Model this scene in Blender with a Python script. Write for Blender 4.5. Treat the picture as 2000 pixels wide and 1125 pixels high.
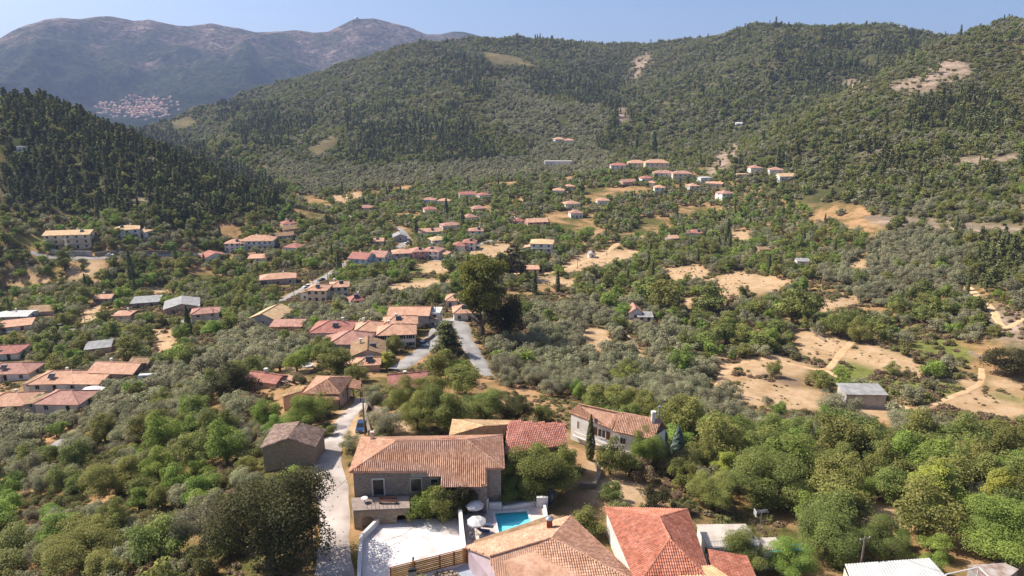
import bpy, bmesh, math, random
import numpy as np
from mathutils import Vector, Matrix
for o in list(bpy.data.objects): bpy.data.objects.remove(o)
SC = bpy.context.scene
COL = SC.collection
RAD = math.radians
rnd = random.Random(7)
R = np.random.default_rng(11)

# ------------------------------------------------------------ camera, sky, sun, exposure
CAMZ, PITCH, FPX = 60.0, RAD(15.5), 1350.0
cam = bpy.data.objects.new('camera', bpy.data.cameras.new('camera'))
cam.data.sensor_width = 36.0
cam.data.lens = FPX / 2000.0 * 36.0
cam.data.clip_start = 0.5
cam.data.clip_end = 40000
cam.location = (0, 0, CAMZ)
cam.rotation_euler = (math.pi / 2 - PITCH, 0, 0)
COL.objects.link(cam)
SC.camera = cam
SUN_EL, SUN_AZ = RAD(47), math.atan2(-0.93, 0.36)      # azimuth from +Y towards +X: far left of the view
world = bpy.data.worlds.new('World')
SC.world = world
world.use_nodes = True
wn = world.node_tree
sky = wn.nodes.new('ShaderNodeTexSky')
sky.sky_type = 'NISHITA'
sky.sun_disc = False
sky.sun_elevation = SUN_EL
sky.sun_rotation = SUN_AZ
sky.altitude = 0
sky.air_density = 0.6
sky.dust_density = 2.0
sky.ozone_density = 4.5
wn.links.new(sky.outputs[0], wn.nodes['Background'].inputs[0])
wn.nodes['Background'].inputs[1].default_value = 0.13
sl = bpy.data.lights.new('sun', 'SUN')
sl.energy = 4.7
sl.angle = RAD(0.53)
sl.color = (1.0, 0.95, 0.86)
sun = bpy.data.objects.new('sun', sl)
COL.objects.link(sun)
sun_dir = Vector((math.sin(SUN_AZ) * math.cos(SUN_EL), math.cos(SUN_AZ) * math.cos(SUN_EL), math.sin(SUN_EL)))
sun.rotation_euler = (-sun_dir).to_track_quat('-Z', 'Y').to_euler()
sun.location = (-40, 20, 150)
SC.view_settings.view_transform = 'Standard'
SC.view_settings.look = 'None'
SC.view_settings.exposure = 0.48
SC.view_settings.gamma = 1.0
SC.view_settings.use_curve_mapping = False
SC.cycles.max_bounces = 5
SC.cycles.diffuse_bounces = 3
SC.cycles.transmission_bounces = 3
SC.cycles.transparent_max_bounces = 6
SC.cycles.volume_bounces = 0

# ------------------------------------------------------------ surveying helpers: photo pixel <-> place
SP, CP = math.sin(PITCH), math.cos(PITCH)
def ray(u, v):
    a = (u - 1000.0) / FPX
    b = -(v - 562.5) / FPX
    return np.array((a, CP + b * SP, -SP + b * CP))
def P(u, v, z):
    d = ray(u, v)
    t = (z - CAMZ) / d[2]
    return Vector((d[0] * t, d[1] * t, z))
def PR(u, v, r):                                   # point on the sight line at horizontal range r
    d = ray(u, v)
    t = r / math.hypot(d[0], d[1])
    return (d[0] * t, d[1] * t, CAMZ + d[2] * t)
def proj(x, y, z):
    dz = z - CAMZ
    f = y * CP - dz * SP
    f = np.where(f < 1, 1, f)
    return 1000 + FPX * x / f, 562.5 - FPX * (y * SP + dz * CP) / f, f

# ------------------------------------------------------------ terrain: heights fitted through survey points
PC = (0.0, -40.0)
CPZ = [  # (u, v, z)
 (0,1125,-12),(200,1100,-7.5),(400,1100,-3.2),(600,1100,-.6),(720,1110,-.5),(900,1100,-.5),(1100,1120,-.7),(1300,1120,-1),(1500,1120,-3),(1700,1110,-4.5),(2000,1110,-6),
 (0,1000,-16),(200,1000,-11),(400,1000,-5),(640,1000,-.5),(760,1000,-.5),(900,1000,-.5),(1050,985,-.5),(1250,980,-2),(1500,1000,-7),(1800,1000,-10),(2000,1000,-12),
 (0,900,-21),(200,900,-16),(400,890,-8),(560,900,-1),(650,900,-.6),(780,835,-.6),(1000,870,-1),(1160,890,-3.6),(1220,905,-4.4),(1300,900,-7),(1500,900,-13),(1800,900,-18),(2000,900,-20),
 (0,800,-27),(200,800,-23),(400,790,-13),(640,808,-4),(705,825,-2),(850,790,-5),(1000,800,-8),(1200,800,-13),(1400,800,-19),(1680,798,-25),(2000,800,-27),
 (0,720,-30),(200,720,-28),(400,700,-22),(560,715,-12),(700,700,-14.5),(800,700,-15.5),(900,690,-17),(1000,700,-20),(1200,700,-23),(1500,700,-27),(1800,700,-28),(2000,680,-25),
 (0,640,-35),(200,620,-36),(400,625,-33),(600,625,-22),(800,640,-19),(900,628,-19.5),(1000,620,-24),(1200,620,-29),(1500,620,-30),(1800,620,-29),(2000,600,-20),
 (0,550,-38),(250,560,-38),(500,560,-34),(650,590,-26),(800,550,-33),(1000,540,-35),(1300,550,-33),(1600,540,-28),(1850,530,-22),(2000,520,-14),
 (0,500,-38),(140,490,-35),(400,505,-37),(700,500,-36),(1000,490,-37),(1300,480,-36),(1600,470,-28),(1800,460,-18),(2000,450,-8),
 (540,400,-34),(700,420,-35),(900,400,-34),(1200,400,-31),(1400,400,-28)]
CPR = [  # (u, v, r)
 (0,430,505),(200,440,490),(400,440,500),(1600,400,560),(1800,400,520),(2000,400,480),
 (700,340,840),(900,340,820),(1100,330,800),(1250,330,745),(1400,330,700),(1600,330,650),(1800,330,600),(2000,330,560),
 (0,208,800),(100,213,780),(200,252,720),(300,290,670),(400,338,620),(470,372,575),(505,392,552),(0,300,640),(150,320,610),(300,350,570),
 (560,330,900),(600,260,1150),(360,262,1500),(450,206,1750),(600,156,1800),(720,116,1850),(830,84,1900),(900,78,1900),(1000,75,1900),(1100,82,1950),(1200,88,2000),(1300,87,2000),
 (700,250,1150),(700,180,1500),(900,250,1050),(900,150,1500),(1050,130,1550),(1050,200,1250),(1150,215,1150),(1210,160,1600),(1200,260,1000),
 (1250,88,2000),(1350,84,1850),(1400,78,1700),(1450,68,1680),(1550,60,1620),(1650,55,1600),(1740,58,1600),(1850,84,1120),(1950,62,1150),(950,79,1900),(870,84,1900),(1050,80,1920),(1150,88,1980),(1500,61,1650),(1600,54,1600),(1700,54,1600),(1780,66,1600),(1300,200,1250),(1400,200,1150),(1500,150,1300),(1600,120,1350),
 (1700,150,1300),(1560,235,1000),(1455,300,800),(1830,92,1100),(1700,165,930),(1580,235,800),(1480,297,720),
 (1900,68,1150),(2000,56,1150),(2000,150,900),(1900,200,800),(2000,250,680),(1800,250,720)]
CPH = [  # hidden ground (u, r, z)
 (-200,950,5),(0,1000,-5),(150,950,-10),(300,850,-22),(430,800,-30),(0,1500,-35),(200,1500,-42),(300,1500,-40),(350,2300,-60),(250,2300,-62),(100,2500,-60),(230,3300,-85),(300,3800,-115),(0,3500,-100),(600,3600,-60),
 (600,2500,0),(900,2500,130),(1200,2600,130),(1500,2300,120),(1800,2200,120),(2000,1700,150),(2000,2500,120),
 (600,4500,-110),(1200,4500,-20),(1800,4500,60),(0,8000,-120),(700,8000,-120),(1400,8000,20),(2100,8000,20),
 (-500,250,-32),(-500,450,-34),(-600,800,20),(-600,1500,-30),(-600,3500,-110),(-500,120,-20),(2500,120,-14),(2500,250,-22),(2500,450,30),(2500,800,130),(2500,1500,190),(2500,4000,80)]
CPW = [(0,10,-2),(0,40,-1),(-40,20,-8),(40,20,-3),(-90,10,-18),(90,10,-7),(-60,50,-12),(60,50,-3)]
pts = [tuple(P(*c)) for c in CPZ] + [PR(*c) for c in CPR] + CPW
for u, r, z in CPH:
    x, y, _ = PR(u, 562, r)
    pts.append((x, y, z))
pts = np.array(pts)
def polar(x, y):
    dx, dy = x - PC[0], y - PC[1]
    return np.arctan2(dx, dy) * 1.4, np.log(np.maximum(np.hypot(dx, dy), 5.0))
def tps(r2): return 0.5 * r2 * np.log(np.maximum(r2, 1e-9))
# numpy value noise
_tab = np.random.default_rng(5).random((256, 256))
def vnoise(x, y):
    xi, yi = np.floor(x).astype(int), np.floor(y).astype(int)
    fx, fy = x - xi, y - yi
    fx = fx * fx * (3 - 2 * fx); fy = fy * fy * (3 - 2 * fy)
    g = lambda i, j: _tab[(xi + i) & 255, (yi + j) & 255]
    return (g(0, 0) * (1 - fx) + g(1, 0) * fx) * (1 - fy) + (g(0, 1) * (1 - fx) + g(1, 1) * fx) * fy - 0.5
def fbm(x, y, s, oct=4):
    t, a = 0, 1.0
    for k in range(oct):
        t = t + a * vnoise(x / s + 17 * k, y / s + 31 * k); a *= 0.5; s *= 0.5
    return t
def relief(x, y):
    d = np.hypot(x, y)
    z = fbm(x, y, 26, 3) * np.clip((d - 115) / 150, 0, 1) * 1.6
    hill = np.clip((d - 650) / 700, 0, 1)
    z += fbm(x, y, 210, 4) * hill * 26
    z += ((1 - 2 * np.abs(fbm(x * .9 + 40, y * .6 + 900, 420, 3))) - .72) * hill * 52
    return z
_ct, _cr = polar(pts[:, 0], pts[:, 1])
_n = len(pts)
_K = tps((_ct[:, None] - _ct) ** 2 + (_cr[:, None] - _cr) ** 2) + np.eye(_n) * 2e-5
_Q = np.c_[np.ones(_n), _ct, _cr]
_sc = pts[:, 1] * 0 + 1
_A = np.block([[_K, _Q], [_Q.T, np.zeros((3, 3))]])
_w = np.linalg.solve(_A, np.r_[pts[:, 2] - relief(pts[:, 0], pts[:, 1]), 0, 0, 0])
def ground(x, y):
    x = np.atleast_1d(np.asarray(x, float)); y = np.atleast_1d(np.asarray(y, float))
    t, r = polar(x, y)
    z = np.empty_like(x)
    for i in range(0, len(x), 20000):
        s = slice(i, i + 20000)
        z[s] = tps((t[s, None] - _ct) ** 2 + (r[s, None] - _cr) ** 2) @ _w[:_n] + _w[_n] + _w[_n + 1] * t[s] + _w[_n + 2] * r[s]
    z += relief(x, y)
    z = np.where(z < -110, -110 - 12 * (1 - np.exp((z + 110) / 12)), z)
    return z
def gz(x, y): return float(ground(x, y)[0])
def hit(u, v, rmax=6000):
    d = ray(u, v)
    h = math.hypot(d[0], d[1])
    rs = np.exp(np.linspace(math.log(40), math.log(rmax), 700))
    t = rs / h
    z = CAMZ + d[2] * t
    g = ground(d[0] * t, d[1] * t)
    k = np.argmax(z < g)
    if z[k] >= g[k]: k = len(rs) - 1
    k = max(k, 1)
    a, b = z[k - 1] - g[k - 1], z[k] - g[k]
    f = a / (a - b) if a != b else 0
    tt = t[k - 1] + (t[k] - t[k - 1]) * f
    x, y = d[0] * tt, d[1] * tt
    return Vector((x, y, gz(x, y)))

# ------------------------------------------------------------ mesh helpers
def mesh_np(name, verts, faces, mats=None, mi=None, attrs=None, uv=None, smooth=False):
    me = bpy.data.meshes.new(name)
    verts = np.asarray(verts, np.float32); faces = np.asarray(faces, np.int32)
    nf, k = faces.shape
    me.vertices.add(len(verts)); me.vertices.foreach_set('co', verts.ravel())
    me.loops.add(nf * k); me.loops.foreach_set('vertex_index', faces.ravel())
    me.polygons.add(nf); me.polygons.foreach_set('loop_start', np.arange(0, nf * k, k, dtype=np.int32))
    if mi is not None: me.polygons.foreach_set('material_index', np.asarray(mi, np.int32))
    me.update(calc_edges=True)
    if attrs:
        for an, av in attrs.items():
            at = me.attributes.new(an, 'FLOAT', 'POINT'); at.data.foreach_set('value', np.asarray(av, np.float32))
    if smooth: me.polygons.foreach_set('use_smooth', np.ones(nf, bool))
    for m in mats or []: me.materials.append(m)
    return me
def link(name, me, parent=None, loc=None, rz=None):
    o = bpy.data.objects.new(name, me)
    COL.objects.link(o)
    if parent is not None: o.parent = parent
    if loc is not None: o.location = loc
    if rz is not None: o.rotation_euler = (0, 0, rz)
    return o
def tag(o, label=None, cat=None, group=None, kind=None):
    if label: o['label'] = label
    if cat: o['category'] = cat
    if group: o['group'] = group
    if kind: o['kind'] = kind
    return o
def thing(name, label, cat, loc, rz=0, group=None):
    o = bpy.data.objects.new(name, None); COL.objects.link(o)
    o.location = loc; o.rotation_euler = (0, 0, rz); o.empty_display_size = 0.3
    return tag(o, label, cat, group)
class MB:
    def __init__(s): s.v = []; s.f = []; s.m = []; s.uvs = []
    def face(s, p, mi=0, uv=None):
        i = len(s.v); s.v += [tuple(q) for q in p]; s.f.append(tuple(range(i, i + len(p)))); s.m.append(mi); s.uvs.append(uv)
    def box(s, c, d, rz=0, mi=0, rx=0, ry=0):
        M = Matrix.Translation(c) @ Matrix.Rotation(rz, 4, 'Z') @ Matrix.Rotation(ry, 4, 'Y') @ Matrix.Rotation(rx, 4, 'X')
        x, y, z = d[0] / 2, d[1] / 2, d[2] / 2
        p = [M @ Vector(q) for q in ((-x,-y,-z),(x,-y,-z),(x,y,-z),(-x,y,-z),(-x,-y,z),(x,-y,z),(x,y,z),(-x,y,z))]
        for q in ((0,3,2,1),(4,5,6,7),(0,1,5,4),(1,2,6,5),(2,3,7,6),(3,0,4,7)): s.face([p[i] for i in q], mi)
    def tube(s, a, b, r0, r1=None, n=7, mi=0, caps=True):
        r1 = r0 if r1 is None else r1
        a, b = Vector(a), Vector(b); d = (b - a).normalized()
        t = d.orthogonal().normalized(); w = d.cross(t)
        A = [a + (t * math.cos(6.2832 * i / n) + w * math.sin(6.2832 * i / n)) * r0 for i in range(n)]
        B = [b + (t * math.cos(6.2832 * i / n) + w * math.sin(6.2832 * i / n)) * r1 for i in range(n)]
        for i in range(n): s.face([A[i], A[(i + 1) % n], B[(i + 1) % n], B[i]], mi)
        if caps: s.face(A[::-1], mi); s.face(B, mi)
    def prism(s, poly, z0, z1, mi=0):                # poly: list of (x,y)
        n = len(poly)
        ar = sum(poly[i][0] * poly[(i + 1) % n][1] - poly[(i + 1) % n][0] * poly[i][1] for i in range(n))
        if ar < 0: poly = poly[::-1]
        s.face([(p[0], p[1], z1) for p in poly], mi); s.face([(p[0], p[1], z0) for p in poly][::-1], mi)
        for i in range(n):
            a, b = poly[i], poly[(i + 1) % n]
            s.face([(a[0], a[1], z0), (b[0], b[1], z0), (b[0], b[1], z1), (a[0], a[1], z1)], mi)
    def lathe(s, prof, n=14, c=(0, 0, 0), mi=0):
        for k in range(len(prof) - 1):
            (r0, z0), (r1, z1) = prof[k], prof[k + 1]
            for i in range(n):
                a, b = 6.2832 * i / n, 6.2832 * (i + 1) / n
                q = [(c[0] + r0 * math.cos(a), c[1] + r0 * math.sin(a), c[2] + z0), (c[0] + r0 * math.cos(b), c[1] + r0 * math.sin(b), c[2] + z0),
                     (c[0] + r1 * math.cos(b), c[1] + r1 * math.sin(b), c[2] + z1), (c[0] + r1 * math.cos(a), c[1] + r1 * math.sin(a), c[2] + z1)]
                s.face(q, mi)
    def mesh(s, name, mats, smooth=False):
        me = bpy.data.meshes.new(name); me.from_pydata(s.v, [], s.f)
        for m in (mats if isinstance(mats, (list, tuple)) else [mats]): me.materials.append(m)
        me.polygons.foreach_set('material_index', s.m)
        if any(u is not None for u in s.uvs):
            l = me.uv_layers.new(name='UVMap'); k = 0
            for p, u in zip(me.polygons, s.uvs):
                for j in range(p.loop_total):
                    l.data[p.loop_start + j].uv = u[j] if u else (0, 0)
        if smooth:
            bm = bmesh.new(); bm.from_mesh(me); bmesh.ops.remove_doubles(bm, verts=bm.verts, dist=1e-4); bm.to_mesh(me); bm.free()
            me.polygons.foreach_set('use_smooth', [True] * len(me.polygons))
        me.update()
        return me
    def obj(s, name, mats, parent=None, smooth=False, loc=None, rz=None): return link(name, s.mesh(name, mats, smooth), parent, loc, rz)

# ------------------------------------------------------------ materials
def nodes(name):
    m = bpy.data.materials.new(name); m.use_nodes = True
    t = m.node_tree
    return m, t, t.nodes['Principled BSDF'], lambda k: t.nodes.new('ShaderNode' + k), t.links.new
def rgb(h):
    f = lambda c: c / 12.92 if c <= 0.04045 else ((c + 0.055) / 1.055) ** 2.4
    return tuple(f(int(h[i:i + 2], 16) / 255) for i in (0, 2, 4))
def mul(c, k): return tuple(min(1, x * k) for x in c)
def mat(name, a, b=None, scale=1.0, rough=0.9, detail=6, bump=0.0, bscale=8.0, contrast=(0.35, 0.65), spec=0.25, metal=0.0, coord='Object', objvar=0.0):
    m, t, p, N, L = nodes(name)
    b = b or mul(a, 0.8)
    tc = N('TexCoord'); nz = N('TexNoise'); nz.inputs['Scale'].default_value = scale; nz.inputs['Detail'].default_value = detail
    L(tc.outputs[coord], nz.inputs['Vector'])
    cr = N('ValToRGB'); cr.color_ramp.elements[0].position, cr.color_ramp.elements[1].position = contrast
    cr.color_ramp.elements[0].color = (*b, 1); cr.color_ramp.elements[1].color = (*a, 1)
    L(nz.outputs['Fac'], cr.inputs['Fac'])
    out = cr.outputs[0]
    if objvar:
        oi = N('ObjectInfo'); hs = N('HueSaturation'); mr = N('MapRange')
        mr.inputs[3].default_value = 1 - objvar; mr.inputs[4].default_value = 1 + objvar
        L(oi.outputs['Random'], mr.inputs[0]); L(mr.outputs[0], hs.inputs['Value']); L(out, hs.inputs['Color']); out = hs.outputs[0]
    L(out, p.inputs['Base Color'])
    p.inputs['Roughness'].default_value = rough; p.inputs['Specular IOR Level'].default_value = spec; p.inputs['Metallic'].default_value = metal
    if bump:
        n2 = N('TexNoise'); n2.inputs['Scale'].default_value = bscale; n2.inputs['Detail'].default_value = 5
        L(tc.outputs[coord], n2.inputs['Vector'])
        bp = N('Bump'); bp.inputs['Strength'].default_value = bump; bp.inputs['Distance'].default_value = 0.05
        L(n2.outputs['Fac'], bp.inputs['Height']); L(bp.outputs[0], p.inputs['Normal'])
    return m
def tilemat(name, a, b, c=None, isl=0.2):
    """fired clay: colour drifts in patches, tile by tile where tiles are single pieces, ribs and courses from UV in metres"""
    m, t, p, N, L = nodes(name)
    tc = N('TexCoord'); n1 = N('TexNoise'); n1.inputs['Scale'].default_value = 0.55; n1.inputs['Detail'].default_value = 8; n1.inputs['Roughness'].default_value = 0.65
    L(tc.outputs['Object'], n1.inputs['Vector'])
    cr = N('ValToRGB'); e = cr.color_ramp.elements
    e[0].position, e[1].position = 0.36, 0.62
    e[0].color = (*b, 1); e[1].color = (*a, 1)
    L(n1.outputs['Fac'], cr.inputs['Fac'])
    ge = N('NewGeometry'); mr = N('MapRange'); mr.inputs[3].default_value = 1 - isl; mr.inputs[4].default_value = 1 + isl
    L(ge.outputs['Random Per Island'], mr.inputs[0])
    nst = N('TexNoise'); nst.inputs['Scale'].default_value = 2.1; nst.inputs['Detail'].default_value = 7; nst.inputs['Roughness'].default_value = .7; L(tc.outputs['Object'], nst.inputs['Vector'])
    ms = N('MapRange'); ms.inputs[1].default_value = .32; ms.inputs[2].default_value = .58; ms.inputs[3].default_value = .72; ms.inputs[4].default_value = 1.04; L(nst.outputs['Fac'], ms.inputs[0])
    mm_ = N('Math'); mm_.operation = 'MULTIPLY'; L(mr.outputs[0], mm_.inputs[0]); L(ms.outputs[0], mm_.inputs[1])
    uvn = N('UVMap'); wv = N('TexWave'); wv.bands_direction = 'X'; wv.inputs['Scale'].default_value = 1.16; wv.inputs['Distortion'].default_value = 0.0
    L(uvn.outputs[0], wv.inputs['Vector'])
    hs = N('HueSaturation'); L(mm_.outputs[0], hs.inputs['Value']); L(cr.outputs[0], hs.inputs['Color'])
    L(hs.outputs[0], p.inputs['Base Color'])
    bp = N('Bump'); bp.inputs['Strength'].default_value = 0.55; bp.inputs['Distance'].default_value = 0.07
    L(wv.outputs['Fac'], bp.inputs['Height']); L(bp.outputs[0], p.inputs['Normal'])
    p.inputs['Roughness'].default_value = 0.85; p.inputs['Specular IOR Level'].default_value = 0.2
    return m
def stonemat(name, a, b, mortar, scale=3.2):
    m, t, p, N, L = nodes(name)
    tc = N('TexCoord'); mp = N('Mapping'); mp.inputs['Scale'].default_value = (1, 1, 1.7)
    L(tc.outputs['Object'], mp.inputs[0])
    vo = N('TexVoronoi'); vo.inputs['Scale'].default_value = scale; L(mp.outputs[0], vo.inputs['Vector'])
    vd = N('TexVoronoi'); vd.feature = 'DISTANCE_TO_EDGE'; vd.inputs['Scale'].default_value = scale; L(mp.outputs[0], vd.inputs['Vector'])
    sp = N('SeparateColor'); L(vo.outputs['Color'], sp.inputs[0])
    mx = N('MixRGB'); mx.inputs[1].default_value = (*a, 1); mx.inputs[2].default_value = (*b, 1); L(sp.outputs[0], mx.inputs[0])
    cr = N('ValToRGB'); cr.color_ramp.elements[0].position, cr.color_ramp.elements[1].position = 0.03, 0.10
    L(vd.outputs['Distance'], cr.inputs[0])
    m2 = N('MixRGB'); m2.inputs[1].default_value = (*mortar, 1); L(cr.outputs[0], m2.inputs[0]); L(mx.outputs[0], m2.inputs[2])
    L(m2.outputs[0], p.inputs['Base Color'])
    bp = N('Bump'); bp.inputs['Strength'].default_value = 0.8; bp.inputs['Distance'].default_value = 0.06; L(cr.outputs[0], bp.inputs['Height']); L(bp.outputs[0], p.inputs['Normal'])
    p.inputs['Roughness'].default_value = 0.95
    return m
def leafmat(name, a, b, trans=0.36, objvar=0.22, huevar=0.02):
    m, t, p, N, L = nodes(name)
    at = N('Attribute'); at.attribute_name = 'tint'
    cr = N('ValToRGB'); cr.color_ramp.elements[0].color = (*b, 1); cr.color_ramp.elements[1].color = (*a, 1)
    L(at.outputs['Fac'], cr.inputs[0])
    oi = N('ObjectInfo'); hs = N('HueSaturation'); mr = N('MapRange'); mr.inputs[3].default_value = 1 - objvar; mr.inputs[4].default_value = 1 + objvar
    L(oi.outputs['Random'], mr.inputs[0]); L(mr.outputs[0], hs.inputs['Value'])
    m3 = N('Math'); m3.operation = 'MULTIPLY'; m3.inputs[1].default_value = 7.31; fr = N('Math'); fr.operation = 'FRACT'
    L(oi.outputs['Random'], m3.inputs[0]); L(m3.outputs[0], fr.inputs[0])
    mh = N('MapRange'); mh.inputs[3].default_value = 0.5 - huevar * 1.5; mh.inputs[4].default_value = 0.5 + huevar * .25
    L(fr.outputs[0], mh.inputs[0]); L(mh.outputs[0], hs.inputs['Hue'])
    L(cr.outputs[0], hs.inputs['Color'])
    df = N('BsdfDiffuse'); tr = N('BsdfTranslucent'); mx = N('MixShader'); mx.inputs[0].default_value = trans
    L(hs.outputs[0], df.inputs[0]); L(hs.outputs[0], tr.inputs[0]); L(df.outputs[0], mx.inputs[1]); L(tr.outputs[0], mx.inputs[2])
    gl = N('BsdfGlossy'); gl.inputs['Roughness'].default_value = 0.5; gl.inputs[0].default_value = (0.7, 0.7, 0.6, 1)
    m2 = N('MixShader'); m2.inputs[0].default_value = 0.015
    L(mx.outputs[0], m2.inputs[1]); L(gl.outputs[0], m2.inputs[2])
    L(m2.outputs[0], t.nodes['Material Output'].inputs[0]); t.nodes.remove(p)
    return m
ROOF = {'tan': tilemat('clay_tan', rgb('d9ab8e'), rgb('c09072')), 'orange': tilemat('clay_orange', rgb('d7a98c'), rgb('c19073')),
        'red': tilemat('clay_red', rgb('bd8475'), rgb('a36b5c')), 'rose': tilemat('clay_rose', rgb('c69886'), rgb('ab7c6b')),
        'brown': tilemat('clay_brown', rgb('a98a6a'), rgb('8a6c50')), 'cream': tilemat('clay_cream', rgb('e0bf94'), rgb('cba478')),
        'old': tilemat('clay_old', rgb('b09684'), rgb('8b7264'), isl=0.3),
        'grey': mat('roof_grey', rgb('a9a6a2'), rgb('8b8884'), 0.6, bump=0.2), 'white': mat('roof_white', rgb('d9d5ce'), rgb('c0bab2'), 0.4)}
WALL = {'white': mat('wall_white', rgb('ebe6df'), rgb('d3ccc2'), 0.35, objvar=0.04), 'cream': mat('wall_cream', rgb('ecdcc0'), rgb('d8c4a2'), 0.35, objvar=0.05),
        'pink': mat('wall_pink', rgb('dba79c'), rgb('c59084'), 0.35), 'grey': mat('wall_grey', rgb('b9b3ad'), rgb('98928c'), 0.35, objvar=0.06),
        'tanw': mat('wall_tan', rgb('d3b8a4'), rgb('b89a85'), 0.35), 'blue': mat('wall_blue', rgb('c8d3e0'), rgb('b2bfce'), 0.35),
        'lilac': mat('wall_lilac', rgb('c9b3b6'), rgb('b09a9d'), 0.35),
        'stone': stonemat('wall_stone', rgb('b3a493'), rgb('897a6b'), rgb('a0978d')), 'stone2': stonemat('wall_rubble', rgb('b09c85'), rgb('8f7c68'), rgb('948777'))}
M_GLASS = mat('window_glass', (0.015, 0.018, 0.022), (0.03, 0.033, 0.038), 0.5, rough=0.15, spec=0.5)
M_FRAME = mat('window_frame', rgb('d9d5cd'), rgb('c4bfb6'), 1.0, rough=0.6)
M_BROWN = mat('brown_wood', rgb('6b3f2c'), rgb('4d2b1e'), 3.0, rough=0.7)
M_GREEN = mat('green_wood', rgb('3f5b4a'), rgb('324a3c'), 3.0, rough=0.7)
M_CONC = mat('concrete', rgb('cdbfb0'), rgb('b0a294'), 0.5, bump=0.3, bscale=3)
M_WHITE = mat('whitewash', rgb('e6e1dc'), rgb('d3cbc4'), 0.5, bump=0.15, bscale=2)
M_METAL = mat('grey_metal', rgb('8f9296'), rgb('75787c'), 2.0, rough=0.45, spec=0.5)
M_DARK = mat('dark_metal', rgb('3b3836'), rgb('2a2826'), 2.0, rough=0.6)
M_POLE = mat('pole_wood', rgb('8d8073'), rgb('6b6056'), 2.0, rough=0.9)
M_BARK = mat('bark', rgb('75685a'), rgb('4c4238'), 3.0, rough=0.95, bump=0.5, bscale=6)
M_ASPH = mat('asphalt', rgb('aaa39c'), rgb('8f8882'), 0.2, bump=0.2, bscale=6)
M_LANE = mat('concrete_lane', rgb('cdbfb3'), rgb('a3948a'), 0.22, detail=10, bump=0.3, bscale=4)
M_DIRT = mat('dirt_track', rgb('d8b48b'), rgb('c19b70'), 0.3, bump=0.3, bscale=4)
# ------------------------------------------------------------ land use, surveyed as outlines on the photo and laid on the ground
def inpoly(u, v, poly):
    c = np.zeros(u.shape, bool); n = len(poly)
    for i in range(n):
        x1, y1 = poly[i]; x2, y2 = poly[(i + 1) % n]
        if y1 == y2: continue
        c ^= ((y1 > v) != (y2 > v)) & (u < (x2 - x1) * (v - y1) / (y2 - y1) + x1)
    return c
def inany(u, v, polys):
    c = np.zeros(u.shape, bool)
    for p in polys: c |= inpoly(u, v, p)
    return c
FIELDS = [
 [(1375,548),(1440,526),(1545,548),(1525,568),(1415,580)],[(1292,524),(1360,514),(1395,528),(1375,545),(1310,548)],
 [(1542,660),(1570,645),(1640,655),(1665,672),(1610,712),(1560,690)],[(1640,705),(1690,668),(1790,702),(1815,725),(1800,742),(1700,722)],
 [(1425,752),(1470,735),(1540,757),(1645,772),(1600,803),(1500,800),(1440,780)],[(1845,778),(1900,766),(2000,770),(2000,820),(1930,812),(1860,798)],
 [(1925,738),(2000,738),(2000,766),(1930,762)],[(1800,745),(1880,735),(1915,745),(1905,762),(1850,757)],[(1440,700),(1520,690),(1600,715),(1560,735),(1450,735)],
 [(1030,545),(1070,538),(1132,550),(1115,562),(1050,556)],[(905,494),(960,474),(1025,478),(1000,490),(945,512)],[(1095,520),(1130,495),(1210,487),(1270,486),(1235,505),(1180,520),(1110,535)],
 [(805,516),(870,508),(905,518),(860,535),(820,535)],[(740,560),(820,545),(905,540),(850,562),(760,570)],[(0,546),(90,541),(125,552),(40,562),(0,562)],
 [(125,512),(205,504),(208,528),(165,550),(130,535)],[(280,564),(335,556),(355,572),(300,588)],[(290,642),(335,640),(352,680),(310,692)],
 [(555,712),(610,700),(625,716),(575,745),(535,750)],[(1590,590),(1650,578),(1705,580),(1640,605),(1600,622)],[(1330,582),(1372,578),(1385,598),(1340,604)],
 [(165,600),(205,590),(195,625),(140,640)],[(1400,690),(1420,688),(1440,760),(1410,765)],[(1640,785),(1720,790),(1790,800),(1780,830),(1700,815)],
 [(750,818),(815,815),(820,850),(755,850)],[(1130,896),(1175,896),(1250,925),(1300,960),(1320,985),(1140,985),(1160,940)],[(650,800),(700,790),(720,850),(690,860)],
 [(1280,200),(1300,195),(1310,210)],[(940,100),(1010,110),(1050,130),(960,125)],[(600,290),(650,262),(660,280),(620,305)],[(330,240),(370,226),(385,240),(350,252)],
 [(1690,975),(1760,985),(1750,1040),(1680,1070)],[(1830,1005),(1870,1010),(1860,1050),(1815,1040)],[(640,385),(700,373),(715,385),(660,395)],
 [(1640,520),(1700,500),(1690,530)],[(1420,455),(1460,450),(1470,470),(1430,478)],[(1120,640),(1190,640),(1195,690),(1150,680)]]
WEEDS = [[(1625,712),(1660,704),(1740,735),(1865,745),(1880,762),(1830,782),(1720,770),(1640,742)],[(1920,768),(2000,775),(2000,790),(1930,775)],[(1740,640),(1800,630),(1900,690),(1880,720),(1790,690)],
 [(1830,820),(2000,822),(2000,880),(1860,860)],[(790,530),(825,522),(830,545),(795,548)],[(0,460),(90,462),(180,480),(60,485)]]
PLOW = [[(1478,730),(1500,727),(1570,745),(1545,758),(1490,742)],[(1790,790),(1850,798),(1840,810),(1800,803)]]
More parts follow.
